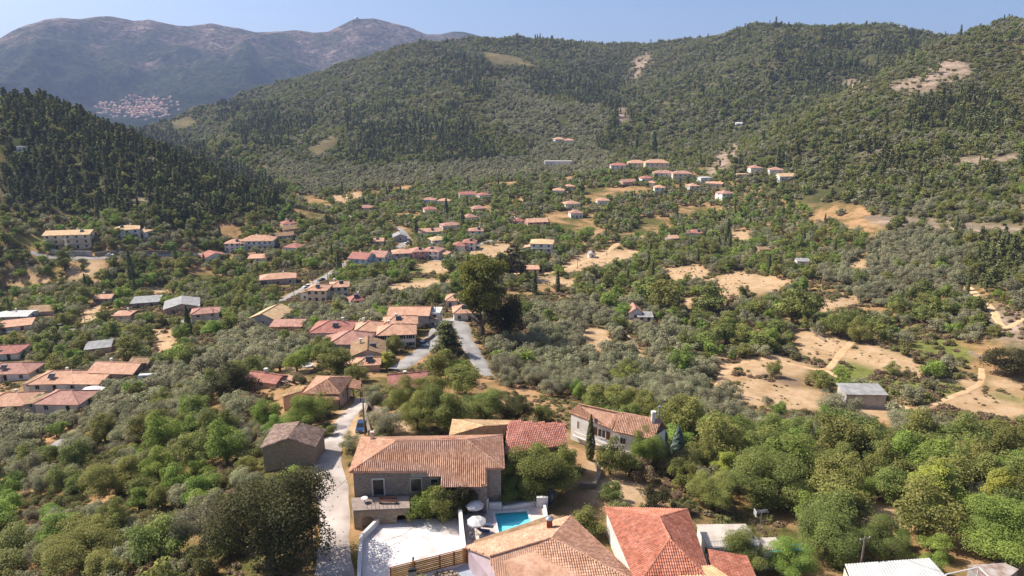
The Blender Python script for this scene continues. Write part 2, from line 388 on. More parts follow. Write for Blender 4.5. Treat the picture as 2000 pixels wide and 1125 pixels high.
ROCK = [[(1715,165),(1790,150),(1850,112),(1885,120),(1905,145),(1830,175),(1770,185)],[(1640,160),(1680,150),(1700,170),(1660,185)],[(1690,420),(1800,425),(2000,445),(2000,470),(1850,455),(1700,438)],
 [(1400,300),(1450,270),(1440,310),(1400,345),(1375,345)],[(1900,590),(2000,600),(2000,680),(1950,660)],[(1230,120),(1260,100),(1275,115),(1240,160)],[(1600,205),(1640,200),(1630,220)],
 [(1660,300),(1740,285),(1720,305)],[(1850,310),(1990,300),(1990,320),(1880,325)],[(250,390),(285,385),(280,420),(255,415)],[(1200,215),(1220,205),(1230,240),(1205,245)]]
PINEHILL = [(0,172),(100,176),(205,222),(350,272),(520,355),(555,370),(540,420),(470,415),(420,440),(350,450),(280,430),(200,430),(130,400),(0,400)]
HILLS = [[(0,172),(205,222),(350,272),(540,365),(540,420),(300,440),(0,410)],
         [(300,262),(480,190),(830,60),(1000,55),(1300,75),(1700,40),(2000,30),(2000,430),(1700,400),(1560,400),(1400,330),(1200,310),(1000,330),(700,345),(560,330),(420,300)],
         [(1700,400),(2000,420),(2000,560),(1900,560),(1750,480)]]
CONIFERS = [[(830,150),(900,115),(1000,140),(1100,150),(1200,140),(1215,205),(1120,215),(1000,230),(900,170)],[(690,235),(760,225),(920,225),(940,300),(990,330),(760,335),(700,330)],
            [(1520,90),(1620,95),(1780,70),(1800,90),(1660,180),(1580,190),(1500,160)],[(1690,250),(1830,195),(1960,190),(2000,230),(1900,260),(1780,270)],[(420,220),(520,210),(640,225),(560,290),(470,290)],
            [(1890,470),(2000,470),(2000,590),(1880,560)],[(1080,230),(1220,200),(1230,290),(1100,300)],[(1640,290),(1760,285),(1740,340),(1650,350)],[(1030,280),(1070,275),(1075,310),(1035,310)]]
OLIVES = [[(930,605),(1230,600),(1420,760),(1520,850),(1400,840),(1290,800),(1130,770),(1000,790),(950,700)],
          [(0,790),(90,800),(350,740),(500,640),(630,680),(520,720),(420,770),(330,830),(180,850),(150,900),(60,920),(0,950)],
          [(700,565),(880,555),(880,590),(760,605),(640,650),(590,625),(620,590),(690,595)],
          [(520,310),(700,330),(1000,310),(1080,280),(1200,300),(1210,340),(1000,350),(700,370),(600,380),(520,340)],[(990,140),(1080,200),(1200,215),(1160,300),(1040,290),(940,225)],[(1760,440),(1880,480),(1880,560),(1700,600),(1600,540)]]
SHRUBL = [(0,900),(180,860),(340,820),(480,770),(560,810),(510,900),(620,930),(620,1130),(0,1130)]
BROADR = [(1300,850),(1500,860),(2000,890),(2000,1130),(1480,1130),(1340,985)]

# ------------------------------------------------------------ the ground: one sheet, finer near the village
NT, NR = 640, 640
th = np.linspace(RAD(-66), RAD(66), NT)
lr = np.exp(np.linspace(math.log(22), math.log(9500), NR))
TH, LR = np.meshgrid(th, lr)
GX = (PC[0] + LR * np.sin(TH)).ravel(); GY = (PC[1] + LR * np.cos(TH)).ravel()
GZ = ground(GX, GY)
idx = np.arange(NT * NR).reshape(NR, NT)
gf = np.stack([idx[:-1, :-1], idx[:-1, 1:], idx[1:, 1:], idx[1:, :-1]], -1).reshape(-1, 4)
gu, gv, gd = proj(GX, GY, GZ)
wob = np.clip(2200 / gd, 1, 14)
gu2 = gu + fbm(GX, GY, 14, 4) * wob * 1.2 + fbm(GX, GY, 60, 2) * 4; gv2 = gv + fbm(GX + 91, GY + 37, 14, 4) * wob * 0.5
def soft(mask):
    m = mask.reshape(NR, NT).astype(np.float32)
    for _ in range(2):
        m = (m + np.roll(m, 1, 0) + np.roll(m, -1, 0) + np.roll(m, 1, 1) + np.roll(m, -1, 1)) / 5
    return m.ravel()
a_field = soft(inany(gu2, gv2, FIELDS)) * np.where(gd > 800, .22, 1); a_weed = soft(inany(gu2, gv2, WEEDS)); a_plow = soft(inany(gu2, gv2, PLOW))
a_rock = soft(inany(gu2, gv2, ROCK)); a_scrub = np.maximum(soft(inany(gu2, gv2, HILLS)), np.clip((gd - 900) / 500, 0, 1))
def groundmat():
    m, t, p, N, L = nodes('ground')
    tc = N('TexCoord')
    def noise(s, d=6, r=0.6):
        n = N('TexNoise'); n.inputs['Scale'].default_value = s; n.inputs['Detail'].default_value = d; n.inputs['Roughness'].default_value = r
        L(tc.outputs['Object'], n.inputs['Vector']); return n.outputs['Fac']
    def ramp(f, stops):
        c = N('ValToRGB'); e = c.color_ramp.elements
        while len(e) < len(stops): e.new(0.5)
        for i, (q, col) in enumerate(stops): e[i].position = q; e[i].color = (*col, 1)
        L(f, c.inputs[0]); return c.outputs[0]
    def mix(f, a, b):
        x = N('MixRGB'); L(f, x.inputs[0]); L(a, x.inputs[1]); L(b, x.inputs[2]); return x.outputs[0]
    def att(n):
        a = N('Attribute'); a.attribute_name = n; return a.outputs['Fac']
    dry = ramp(noise(0.09, 9, 0.7), [(0.34, rgb('7d6c48')), (0.46, rgb('b08c60')), (0.60, rgb('cda27a')), (0.7, rgb('a99a63'))])
    green = ramp(noise(0.25, 8, 0.7), [(0.35, rgb('4b4f2c')), (0.6, rgb('77703f')), (0.75, rgb('9a8454'))])
    gmask = ramp(noise(0.035, 6, 0.65), [(0.45, (0, 0, 0)), (0.58, (1, 1, 1))])
    base = mix(gmask, dry, green)
    scrub = ramp(noise(0.06, 10, 0.75), [(0.3, rgb('3a4026')), (0.52, rgb('585a38')), (0.66, rgb('86754f'))])
    field = ramp(noise(0.16, 12, 0.78), [(0.3, rgb('a08459')), (0.44, rgb('c7a47b')), (0.58, rgb('dcbb95')), (0.7, rgb('c9a878'))])
    weed = ramp(noise(0.3, 8, 0.7), [(0.3, rgb('5f6a33')), (0.55, rgb('878a48')), (0.75, rgb('a59a58'))])
    plow = ramp(noise(0.4, 6, 0.7), [(0.3, rgb('8f7660')), (0.7, rgb('ab9078'))])
    rock = ramp(noise(0.10, 9, 0.75), [(0.36, rgb('6d6548')), (0.48, rgb('a08a74')), (0.62, rgb('c4ab98'))])
    c = mix(att('scrub'), base, scrub)
    c = mix(att('field'), c, field); c = mix(att('weed'), c, weed); c = mix(att('plow'), c, plow); c = mix(att('rock'), c, rock)
    dk_ = N('MixRGB'); dk_.blend_type = 'MULTIPLY'; dk_.inputs[0].default_value = 1; dk_.inputs[2].default_value = (.80, .79, .78, 1); L(c, dk_.inputs[1]); L(dk_.outputs[0], p.inputs['Base Color']); p.inputs['Roughness'].default_value = 1.0; p.inputs['Specular IOR Level'].default_value = 0.05
    bp = N('Bump'); bp.inputs['Strength'].default_value = 0.7; bp.inputs['Distance'].default_value = 0.3
    L(noise(1.3, 6, 0.7), bp.inputs['Height']); L(bp.outputs[0], p.inputs['Normal'])
    return m
M_GROUND = groundmat()
tag(link('ground', mesh_np('ground', np.c_[GX, GY, GZ], gf, [M_GROUND], attrs={'scrub': a_scrub, 'field': a_field, 'weed': a_weed, 'plow': a_plow, 'rock': a_rock}, smooth=True)), kind='structure')

# ------------------------------------------------------------ the far mountain
def build_mountain():
    SK = [(-900,150),(-500,120),(-200,105),(-60,88),(0,77),(50,52),(90,40),(120,36),(160,37),(190,33),(225,35),(260,41),(300,40),(345,49),(370,50),(412,44),(440,50),(470,54),(500,62),(560,60),(615,63),(640,61),(662,50),(690,36),(730,34),(770,44),(800,52),(832,66),(860,66),(885,60),(905,61),(940,70),(990,80),(1100,100),(1400,140),(1800,190),(2400,200)]
    su = np.array([s[0] for s in SK], float); sv = np.array([s[1] for s in SK], float)
    nt, nr = 520, 230
    us = np.linspace(-900, 2400, nt)
    rid = np.interp(us, su, sv)
    r0, rr, r1 = 3450.0, 5600.0, 8600.0
    vs = np.empty((nr, nt, 3)); at = np.empty((nr, nt))
    dirs = np.array([ray(u, v) for u, v in zip(us, rid)]); hn = np.hypot(dirs[:, 0], dirs[:, 1])
    dx, dy = dirs[:, 0] / hn, dirs[:, 1] / hn
    zr = np.array([PR(u, v, rr)[2] for u, v in zip(us, rid)])
    for i in range(nr):
        s = i / (nr - 1)
        r = r0 + (rr - r0) * s / 0.72 if s < 0.72 else rr + (r1 - rr) * (s - 0.72) / 0.28
        x, y = dx * r, dy * r
        if r <= rr:
            t = (r - r0) / (rr - r0); sh = t ** 1.25 * 0.75 + 0.25 * t * t * (3 - 2 * t)
        else:
            t = (r - rr) / (r1 - rr); sh = 1 - t * t * 0.9 - t * 0.1
        env = 4 * max(0.0, min(1, sh)) * (1 - max(0.0, min(1, sh))) if r <= rr else 0.2
        rg = 1 - 2 * np.abs(fbm(x * 1.0 + 300, y * 0.7 + 100, 900, 5))
        z = -90 + (zr + 90) * sh + env * ((rg - 0.75) * 190 + fbm(x, y, 160, 4) * 46) + fbm(x, y, 60, 3) * 9 * (env + .12)
        vs[i] = np.c_[x, y, np.maximum(z, -125)]
        at[i] = sh
    ix = np.arange(nr * nt).reshape(nr, nt)
    f = np.stack([ix[:-1, :-1], ix[:-1, 1:], ix[1:, 1:], ix[1:, :-1]], -1).reshape(-1, 4)
    m, t, p, N, L = nodes('mountain')
    tc = N('TexCoord')
    def noise(s, d, r):
        n = N('TexNoise'); n.inputs['Scale'].default_value = s; n.inputs['Detail'].default_value = d; n.inputs['Roughness'].default_value = r
        L(tc.outputs['Object'], n.inputs['Vector']); return n.outputs['Fac']
    al = N('Attribute'); al.attribute_name = 'height'
    n1 = N('Math'); n1.operation = 'MULTIPLY_ADD'; n1.inputs[1].default_value = 0.34; L(al.outputs['Fac'], n1.inputs[0]); L(noise(0.0042, 14, 0.78), n1.inputs[2])
    cr = N('ValToRGB'); e = cr.color_ramp.elements; e.new(0.5); e.new(.5)
    for k, (q, c) in enumerate([(0.5, '2a3620'), (0.74, '4a5234'), (0.84, '7d6c5c'), (0.95, 'b09a8a')]): e[k].position = q; e[k].color = (*rgb(c), 1)
    L(n1.outputs[0], cr.inputs[0])
    n2 = N('ValToRGB'); n2.color_ramp.elements[0].position = 0.42; n2.color_ramp.elements[1].position = 0.56
    L(noise(0.035, 8, 0.75), n2.inputs[0])
    mx = N('MixRGB'); mx.blend_type = 'MULTIPLY'; mx.inputs[0].default_value = 0.8; L(cr.outputs[0], mx.inputs[1]); L(n2.outputs[0], mx.inputs[2])
    L(mx.outputs[0], p.inputs['Base Color']); p.inputs['Roughness'].default_value = 1; p.inputs['Specular IOR Level'].default_value = 0
    bp = N('Bump'); bp.inputs['Strength'].default_value = 1.0; bp.inputs['Distance'].default_value = 14
    L(noise(0.03, 8, 0.7), bp.inputs['Height']); L(bp.outputs[0], p.inputs['Normal'])
    global MTN
    MTN = (us, vs)
    tag(link('mountain', mesh_np('mountain', vs.reshape(-1, 3), f, [m], attrs={'height': at.ravel()}, smooth=True)), kind='structure')
build_mountain()

# ------------------------------------------------------------ haze: the air between here and the mountain
def build_haze():
    b = MB(); b.box((0, 4600, 265), (17700, 10600, 820))
    m = bpy.data.materials.new('haze'); m.use_nodes = True; t = m.node_tree
    t.nodes.remove(t.nodes['Principled BSDF'])
    v = t.nodes.new('ShaderNodeVolumePrincipled')
    v.inputs['Color'].default_value = (0.54, 0.66, 1.0, 1); v.inputs['Density'].default_value = HAZE; v.inputs['Anisotropy'].default_value = 0.1
    t.links.new(v.outputs[0], t.nodes['Material Output'].inputs['Volume'])
    tag(b.obj('haze', m), label='thin blue summer haze over the valley', kind='stuff')
HAZE = 0.00008
build_haze()

# ------------------------------------------------------------ roads and tracks, laid on the ground
ROADPTS = []
def road(name, px, width, m, lift=0.10):
    w = [hit(u, v) for u, v in px]
    wl = width if isinstance(width, list) else [width] * len(px); ws = []
    # resample
    pp = []
    for i in range(len(w) - 1):
        p0 = w[max(i - 1, 0)]; p1 = w[i]; p2 = w[i + 1]; p3 = w[min(i + 2, len(w) - 1)]
        n = max(2, int((p2 - p1).length / 1.6))
        for k in range(n):
            t = k / n
            ws.append(wl[i] + (wl[i + 1] - wl[i]) * t)
            pp.append(0.5 * ((2 * p1) + (p2 - p0) * t + (2 * p0 - 5 * p1 + 4 * p2 - p3) * t * t + (3 * p1 - p0 - 3 * p2 + p3) * t ** 3))
    pp.append(w[-1]); ws.append(wl[-1]); width = np.array(ws)
    X = np.array([(p.x, p.y) for p in pp]); T = np.gradient(X, axis=0); T /= np.linalg.norm(T, axis=1)[:, None] + 1e-9
    Nn = np.c_[-T[:, 1], T[:, 0]]
    k = 7
    off = np.linspace(-0.5, 0.5, k)
    jit = (1 + fbm(X[:, 0], X[:, 1], 5, 3) * 0.35) * width
    V = (X[:, None, :] + Nn[:, None, :] * (off[None, :, None] * jit[:, None, None]))
    fl = V.reshape(-1, 2); z = ground(fl[:, 0], fl[:, 1]).reshape(len(X), k)
    z = z * 0.5 + z.mean(1, keepdims=True) * 0.5
    z = np.maximum(z, ground(fl[:, 0], fl[:, 1]).reshape(len(X), k)) + lift
    z[:, 0] -= lift + .3; z[:, -1] -= lift + .3
    ix = np.arange(len(X) * k).reshape(-1, k)
    f = np.stack([ix[:-1, :-1], ix[:-1, 1:], ix[1:, 1:], ix[1:, :-1]], -1).reshape(-1, 4)
    tag(link(name, mesh_np(name, np.c_[fl, z.ravel()], f, [m], smooth=True)), kind='structure')
    for p, q in list(zip(X, width))[::2]: ROADPTS.append((p[0], p[1], q / 2))
road('lane', [(655,1150),(652,1080),(655,1010),(648,950),(640,905),(652,860),(678,815),(700,795),(712,778)], [6.6, 6.4, 6.4, 6.8, 6.0, 4.6, 4.4, 4.6, 5.5], M_LANE)
road('street', [(952,735),(930,700),(912,670),(900,640),(890,628),(868,624)], [4, 6, 6, 7, 7, 6], M_ASPH)
road('street', [(770,722),(800,705),(830,682),(848,655),(868,627)], 6.5, M_ASPH)
road('valley_road', [(500,612),(545,590),(590,566),(625,548),(650,532),(690,505),(740,490),(790,475),(785,450),(760,440),(700,428),(640,410)], [5, 5, 6, 7.5, 6, 4.5, 4.5, 7, 6, 4, 3, 3], M_ASPH)
road('valley_road', [(60,660),(150,642),(220,632),(300,624),(380,630),(440,632)], 6.0, M_ASPH)
road('valley_road', [(60,492),(150,504),(230,502),(320,498),(420,494),(540,488)], 3.0, M_ASPH)
road('valley_road', [(850,510),(880,500),(905,492),(960,470),(1010,462)], 5.0, M_ASPH)
road('valley_road', [(940,522),(965,532),(1050,535),(1120,520),(1180,495),(1220,470),(1290,452)], 5.0, M_DIRT)
road('dirt_track', [(1395,775),(1420,725),(1480,703),(1550,712),(1610,722),(1640,695),(1672,660)], 3.2, M_DIRT)
road('dirt_track', [(1610,722),(1660,748),(1730,778),(1790,800),(1860,775),(1912,752),(1918,720)], 2.6, M_DIRT)
road('dirt_track', [(1225,655),(1250,690),(1262,720)], 2.2, M_DIRT)
road('lane', [(60,905),(95,880),(130,858),(150,850)], 5.0, M_ASPH)
road('dirt_track', [(2000,622),(1960,640),(1935,600),(1890,560)], 3.0, M_DIRT)
# ------------------------------------------------------------ building kit
HOUSES = []          # (x, y, radius, u0, v0, u1, v1, depth) kept clear of trees
LANDMARK = []        # (phrase, x, y)
def wn_mesh(kind):
    b = MB()
    if kind == 'pane': b.box((0, -0.02, 0.5), (1, 0.06, 1))
    if kind == 'frame':
        t = 0.09
        b.box((-.5 - t / 2, -.04, .5), (t, .16, 1 + 2 * t)); b.box((.5 + t / 2, -.04, .5), (t, .16, 1 + 2 * t))
        b.box((0, -.04, 1 + t / 2), (1, .158, t)); b.box((0, -.06, -t / 2), (1, .2, t)); b.box((0, -.055, .5), (.05, .05, 1))
    if kind == 'dframe':
        t = 0.12
        b.box((-.5 - t / 2, -.04, .5), (t, .14, 1 + 2 * t)); b.box((.5 + t / 2, -.04, .5), (t, .14, 1 + 2 * t)); b.box((0, -.04, 1 + t / 2), (1, .138, t))
    if kind == 'shutter':
        b.box((0, -.07, .5), (1, .05, 1))
        for k in range(6): b.box((0, -.1, .1 + k * .16), (.8, .03, .07))
    return b
_pane = wn_mesh('pane').mesh('pane', M_GLASS); _frame = wn_mesh('frame').mesh('window', M_FRAME); _plain = wn_mesh('pane').mesh('window', M_GLASS)
_dframe = wn_mesh('dframe').mesh('door', M_FRAME); _dark = wn_mesh('dframe').mesh('opening', M_CONC)
_shut = {}
for nm, mm in (('brown', M_BROWN), ('green', M_GREEN)): _shut[nm] = wn_mesh('shutter').mesh('shutter', mm)
def window(parent, c, rz, w, h, frame=True, shutters=None, name='window', dark=False):
    """c: bottom middle on the wall face; rz: 0 means the wall looks along -Y of the house"""
    o = link(name, (_dframe if name == 'door' else _dark if dark else _frame) if frame else _plain, parent, c, rz); o.scale = (w, 1, h)
    if frame:
        link('pane', _pane, o)
    if shutters:
        for s in (-1, 1):
            k = link('shutter', _shut[shutters], o, (s * 0.86, 0, 0)); k.scale = (0.5, 1, 1)
    return o
def facet(b, poly, mi=0):
    """roof slope; poly[0]->poly[1] is its eave; UV in metres along / up the slope"""
    p = [Vector(q) for q in poly]
    ex = (p[1] - p[0]).normalized(); n = (p[1] - p[0]).cross(p[2] - p[0]).normalized()
    if n.z < 0: n = -n
    ey = n.cross(ex)
    b.face(p, mi, [((q - p[0]).dot(ex), (q - p[0]).dot(ey)) for q in p])
def roof_solid(slopes, m, name='roof', parent=None, t=0.16, extra=None):
    b = MB()
    edges = {}
    for s in slopes:
        s = [Vector(q) for q in s]
        n = (s[1] - s[0]).cross(s[2] - s[0])
        if n.z < 0: s = [s[1], s[0]] + s[2:][::-1]
        facet(b, s)
        b.face([q - Vector((0, 0, t)) for q in s][::-1], 0, [(0, 0)] * len(s))
        for i in range(len(s)):
            a, c = s[i], s[(i + 1) % len(s)]
            k = tuple(sorted((tuple(round(x, 2) for x in a), tuple(round(x, 2) for x in c))))
            edges.setdefault(k, []).append((a, c))
    for k, e in edges.items():
        if len(e) == 1:
            a, c = e[0]; d = Vector((0, 0, t))
            b.face([a - d, c - d, c, a], 0, [(0, 0)] * 4)
    o = b.obj(name, [m], parent)
    return o
def tiles(slopes, mats, parent, pick=None, pitch=0.30, row=0.42, lift=0.01, jit=0.006, name='roof_tiles'):
    """barrel tiles laid course by course on each slope: real pieces, one joined part"""
    tx = np.array((-.5, -.3, 0, .3, .5)) * pitch * 0.94; tz = np.array((0, .085, .12, .085, 0)) * pitch / .30
    V, F, MI = [], [], []
    nb = 0
    for si, s in enumerate(slopes):
        p = [Vector(q) for q in s]
        n = (p[1] - p[0]).cross(p[2] - p[0]).normalized()
        if n.z < 0: p = [p[1], p[0]] + p[2:][::-1]; n = -n
        ex = (p[1] - p[0]).normalized(); ey = n.cross(ex)
        q2 = [((q - p[0]).dot(ex), (q - p[0]).dot(ey)) for q in p]
        us = [q[0] for q in q2]; vs = [q[1] for q in q2]
        cu, cv = np.meshgrid(np.arange(min(us) + pitch / 2, max(us), pitch), np.arange(min(vs) + row * .45, max(vs), row))
        cu, cv = cu.ravel(), cv.ravel()
        k = inpoly(cu, cv, q2); cu, cv = cu[k], cv[k]
        m = len(cu)
        if not m: continue
        jx = R.normal(0, jit, (m, 1)); jz = np.abs(R.normal(0, jit, (m, 1)))
        lo = np.stack([cu[:, None] + tx + jx, np.repeat(cv[:, None] - row * .55, 5, 1), tz + lift + .035 + jz], -1)
        hi = np.stack([cu[:, None] + tx * .86 + jx, np.repeat(cv[:, None] + row * .6, 5, 1), tz * .8 + lift + jz], -1)
        lc = np.concatenate([lo, hi], 1).reshape(-1, 3)
        E = np.array([ex, ey, n])
        V.append(lc @ E + np.array(p[0]))
        base = nb + np.arange(m)[:, None, None] * 10
        q = np.array([[i, i + 1, i + 6, i + 5] for i in range(4)])
        F.append((base + q).reshape(-1, 4))
        mi = np.zeros(m, int) if pick is None else pick(si, cu, cv)
        MI.append(np.repeat(mi, 4)); nb += m * 10
    me = mesh_np(name, np.concatenate(V), np.concatenate(F), mats, np.concatenate(MI))
    return tag(link(name, me, parent), kind='stuff')
def caps(lines, m, parent, r=0.13, step=0.42, name='ridge_tiles'):
    b = MB()
    for a, c in lines:
        a, c = Vector(a), Vector(c); n = max(1, int((c - a).length / step)); d = (c - a) / n
        for k in range(n):
            b.tube(a + d * k + Vector((0, 0, .05)), a + d * (k + 1.08) + Vector((0, 0, .03)), r * 1.1, r * .9, 6)
    return tag(b.obj(name, [m], parent), kind='stuff')
def chimney(parent, c, h=1.3, w=0.6, m=None):
    o = MB(); o.box((c[0], c[1], c[2] + h / 2 - .6), (w, w, h + 1.2)); o.box((c[0], c[1], c[2] + h + .06), (w * 1.35, w * 1.35, .12))
    for sx in (-1, 1):
        for sy in (-1, 1): o.box((c[0] + sx * w * .42, c[1] + sy * w * .42, c[2] + h + .22), (.1, .1, .22))
    o.box((c[0], c[1], c[2] + h + .37), (w * 1.3, w * 1.3, .1))
    return o.obj('chimney', m or WALL['white'], parent)
def poly_walls(b, pts, z0, z1):
    n = len(pts)
    for i in range(n):
        a, c = pts[i], pts[(i + 1) % n]
        za, zc = (z1[i], z1[(i + 1) % n]) if isinstance(z1, (list, tuple)) else (z1, z1)
        b.face([(a[0], a[1], z0), (c[0], c[1], z0), (c[0], c[1], zc), (a[0], a[1], za)])
def reg(o_xy, rad, ub, vb, d):
    HOUSES.append((o_xy[0], o_xy[1], rad, ub[0], vb[0], ub[1], vb[1], d))
def house(u0, u1, vb, h, d, rot, roof, rise, rc, wc, win, label, name='house', cat='house', short=None, chim=0, shut=None, balcony=0, oh=0.45, wide=None, porch=None, vis=None):
    """front wall spans u0..u1 with its foot at row vb of the photo; d deep, walls h high; win=(columns, storeys, side columns)"""
    g = hit((u0 + u1) / 2, vb)
    dist = math.hypot(g.x, g.y)
    slant = math.sqrt(dist ** 2 + (CAMZ - g.z) ** 2)
    w = wide or (u1 - u0) * slant / FPX
    if dist > 250 and cat == 'house': rot += random.Random(int(u0 * 13 + vb * 7)).uniform(-24, 24)
    face = math.atan2(-g.x, g.y) * 0.35 + RAD(rot)
    c = Vector((g.x, g.y, g.z)) + Vector((g.x, g.y, 0)).normalized() * d * 0.5
    zb = g.z - 0.1
    t = thing(name, label, cat, (c.x, c.y, zb), face)
    x, y = w / 2, d / 2
    near = dist < 470
    wb = MB(); poly_walls(wb, [(-x, -y), (x, -y), (x, y), (-x, y)], -4, h)
    X, Y = x + oh, y + oh
    he = h - oh * rise / (min(x, y)) * 0.9
    if roof == 'flat':
        wb.face([(-x, -y, h - .3), (x, -y, h - .3), (x, y, h - .3), (-x, y, h - .3)])
        b = MB(); b.box((0, 0, h - .12), (w + .3, d + .3, .24)); b.box((0, -y + .1, h + .12), (w + .2, .18, .3)); b.obj('roof', ROOF.get(rc, M_CONC), t)
    elif roof == 'shed':
        wb.face([(-x, y, h), (x, y, h), (x, y, h + rise), (-x, y, h + rise)]); wb.face([(x, -y, h), (x, y, h), (x, y, h + rise)]); wb.face([(-x, y, h), (-x, -y, h), (-x, y, h + rise)])
        roof_solid([[(-X, -Y, h), (X, -Y, h), (X, Y, h + rise + .05), (-X, Y, h + rise + .05)]], ROOF[rc], 'roof', t)
    elif roof in ('gablex', 'gabley'):
        if roof == 'gablex':
            S = [[(-X, -Y, he), (X, -Y, he), (X, 0, h + rise), (-X, 0, h + rise)], [(X, Y, he), (-X, Y, he), (-X, 0, h + rise), (X, 0, h + rise)]]
            wb.face([(x, -y, h), (x, y, h), (x, 0, h + rise - .14)]); wb.face([(-x, y, h), (-x, -y, h), (-x, 0, h + rise - .14)])
            L = [((-X, 0, h + rise), (X, 0, h + rise))]
        else:
            S = [[(-X, Y, he), (-X, -Y, he), (0, -Y, h + rise), (0, Y, h + rise)], [(X, -Y, he), (X, Y, he), (0, Y, h + rise), (0, -Y, h + rise)]]
            wb.face([(-x, -y, h), (x, -y, h), (0, -y, h + rise - .14)]); wb.face([(x, y, h), (-x, y, h), (0, y, h + rise - .14)])
            L = [((0, -Y, h + rise), (0, Y, h + rise))]
        ro = roof_solid(S, ROOF[rc], 'roof', t)
    else:
        if w >= d:
            q = max(x - y, 0.05); A, B = (-q, 0, h + rise), (q, 0, h + rise)
            S = [[(-X, -Y, he), (X, -Y, he), B, A], [(X, Y, he), (-X, Y, he), A, B], [(X, -Y, he), (X, Y, he), B], [(-X, Y, he), (-X, -Y, he), A]]
        else:
            q = max(y - x, 0.05); A, B = (0, -q, h + rise), (0, q, h + rise)
            S = [[(-X, -Y, he), (X, -Y, he), A], [(X, Y, he), (-X, Y, he), B], [(X, -Y, he), (X, Y, he), B, A], [(-X, Y, he), (-X, -Y, he), A, B]]
        ro = roof_solid(S, ROOF[rc], 'roof', t)
        L = [((-X, -Y, he), A), ((X, -Y, he), A if w < d else B), (A, B), ((X, Y, he), B), ((-X, Y, he), A if w >= d else B)]
    if roof in ('hip', 'gablex', 'gabley') and dist < 330: caps(L, ROOF[rc], ro, r=0.16, step=0.5)
    if chim and roof not in ('flat', 'shed'): chimney(ro, (x * .45 * (1 if chim > 0 else -1), y * .3, h + rise * .5), 1.2)
    wb.obj('wall', WALL[wc], t)
    nc, ns, nsd = win
    sh = h / max(ns, 1)
    for s in range(ns):
        zb2 = s * sh + min(0.95, sh * .32)
        for i in range(nc):
            px = -x + w * (i + .5) / nc
            ww = min(1.15, w / nc * .5)
            if s == 0 and i == nc // 2 and ns * nc > 1:
                dd = window(t, (px, -y, 0.12), 0, min(1.1, ww), min(2.1, sh * .8), near, None, 'door')
            else:
                window(t, (px, -y, zb2), 0, ww, min(1.25, sh * .48), near, shut if near else None)
        for i in range(nsd):
            py = -y + d * (i + .5) / nsd
            window(t, (x, py, zb2), math.pi / 2, min(1.1, d / nsd * .5), min(1.25, sh * .48), near)
            window(t, (-x, py, zb2), -math.pi / 2, min(1.1, d / nsd * .5), min(1.25, sh * .48), near)
    for s in range(1, balcony + 1):
        b = MB(); b.box((0, -y - .75, s * sh - .08), (w * .92, 1.5, .16)); o = b.obj('balcony', M_CONC, t)
        r_ = MB(); r_.box((0, -y - 1.45, s * sh + .9), (w * .92, .05, .05))
        n = max(4, int(w / .9))
        for i in range(n + 1): r_.box((-w * .46 + w * .92 * i / n, -y - 1.45, s * sh + .45), (.04, .04, .9))
        r_.obj('railing', M_METAL, o)
    if porch:
        b = MB(); b.face([(-x * .95, -y, h - .5), (x * .95, -y, h - .5), (x * .95, -y - porch, h - 1.0), (-x * .95, -y - porch, h - 1.0)])
        b.face([(-x * .95, -y - porch, h - 1.1), (x * .95, -y - porch, h - 1.1), (x * .95, -y, h - .6), (-x * .95, -y, h - .6)])
        o = b.obj('porch_roof', ROOF[rc], t)
        for s in (-1, 0, 1):
            q = MB(); q.box((s * x * .9, -y - porch + .15, (h - 1.1) / 2 - 1), (.16, .16, h - 1.1 + 2)); q.obj('post', M_DARK, t)
    hp = (h + rise) * FPX / slant
    if vis is None: vis = 1.0 if dist < 200 else .62 if dist < 320 else .45
    rg = random.Random(int(u0 * 7 + vb))
    if 120 < dist < 420 and roof in ('hip', 'gablex') and rg.random() < .6:          # later extension on one side
        s = rg.choice((-1, 1)); aw_, ad, ah = rg.uniform(2.5, 4.5), d * rg.uniform(.5, .8), h * rg.uniform(.5, .72); cx = s * (x + aw_ / 2 - .01); cy = rg.uniform(-.1, .15) * d
        b = MB(); poly_walls(b, [(cx - aw_ / 2, cy - ad / 2), (cx + aw_ / 2, cy - ad / 2), (cx + aw_ / 2, cy + ad / 2), (cx - aw_ / 2, cy + ad / 2)], -4, ah); b.obj('annex_wall', WALL[rg.choice((wc, 'white', 'grey'))], t)
        e_ = .3; lo, hi = ((cx + s * (aw_ / 2 + e_)), (cx - s * aw_ / 2))
        roof_solid([[(lo, cy - ad / 2 - e_, ah), (lo, cy + ad / 2 + e_, ah), (hi, cy + ad / 2 + e_, ah + .9), (hi, cy - ad / 2 - e_, ah + .9)]], ROOF[rg.choice((rc, 'tan', 'brown'))], 'annex_roof', t)
        window(t, (cx, cy - ad / 2, .9), 0, .9, 1.1, near)
    if 100 < dist < 700 and roof in ('hip', 'gablex') and not chim and rg.random() < .55: chimney(ro, (x * rg.uniform(-.6, .6), y * rg.uniform(.1, .5), h + rise * .5), rg.uniform(.8, 1.3), rg.uniform(.5, .7))
    if 150 < dist < 700 and w > 8 and rg.random() < .3:                                  # pergola at the front
        b = MB(); pw_ = w * .4; px_ = rg.uniform(-.25, .25) * w
        for sx in (-1, 1): b.box((px_ + sx * pw_ / 2, -y - 2.2, .3), (.12, .12, 4.4))
        for k_ in range(5): b.box((px_ - pw_ / 2 + pw_ * k_ / 4, -y - 1.1, 2.45), (.1, 2.4, .12))
        b.box((px_, -y - 2.2, 2.35), (pw_ + .4, .12, .12)); b.obj('pergola', M_BROWN, t)
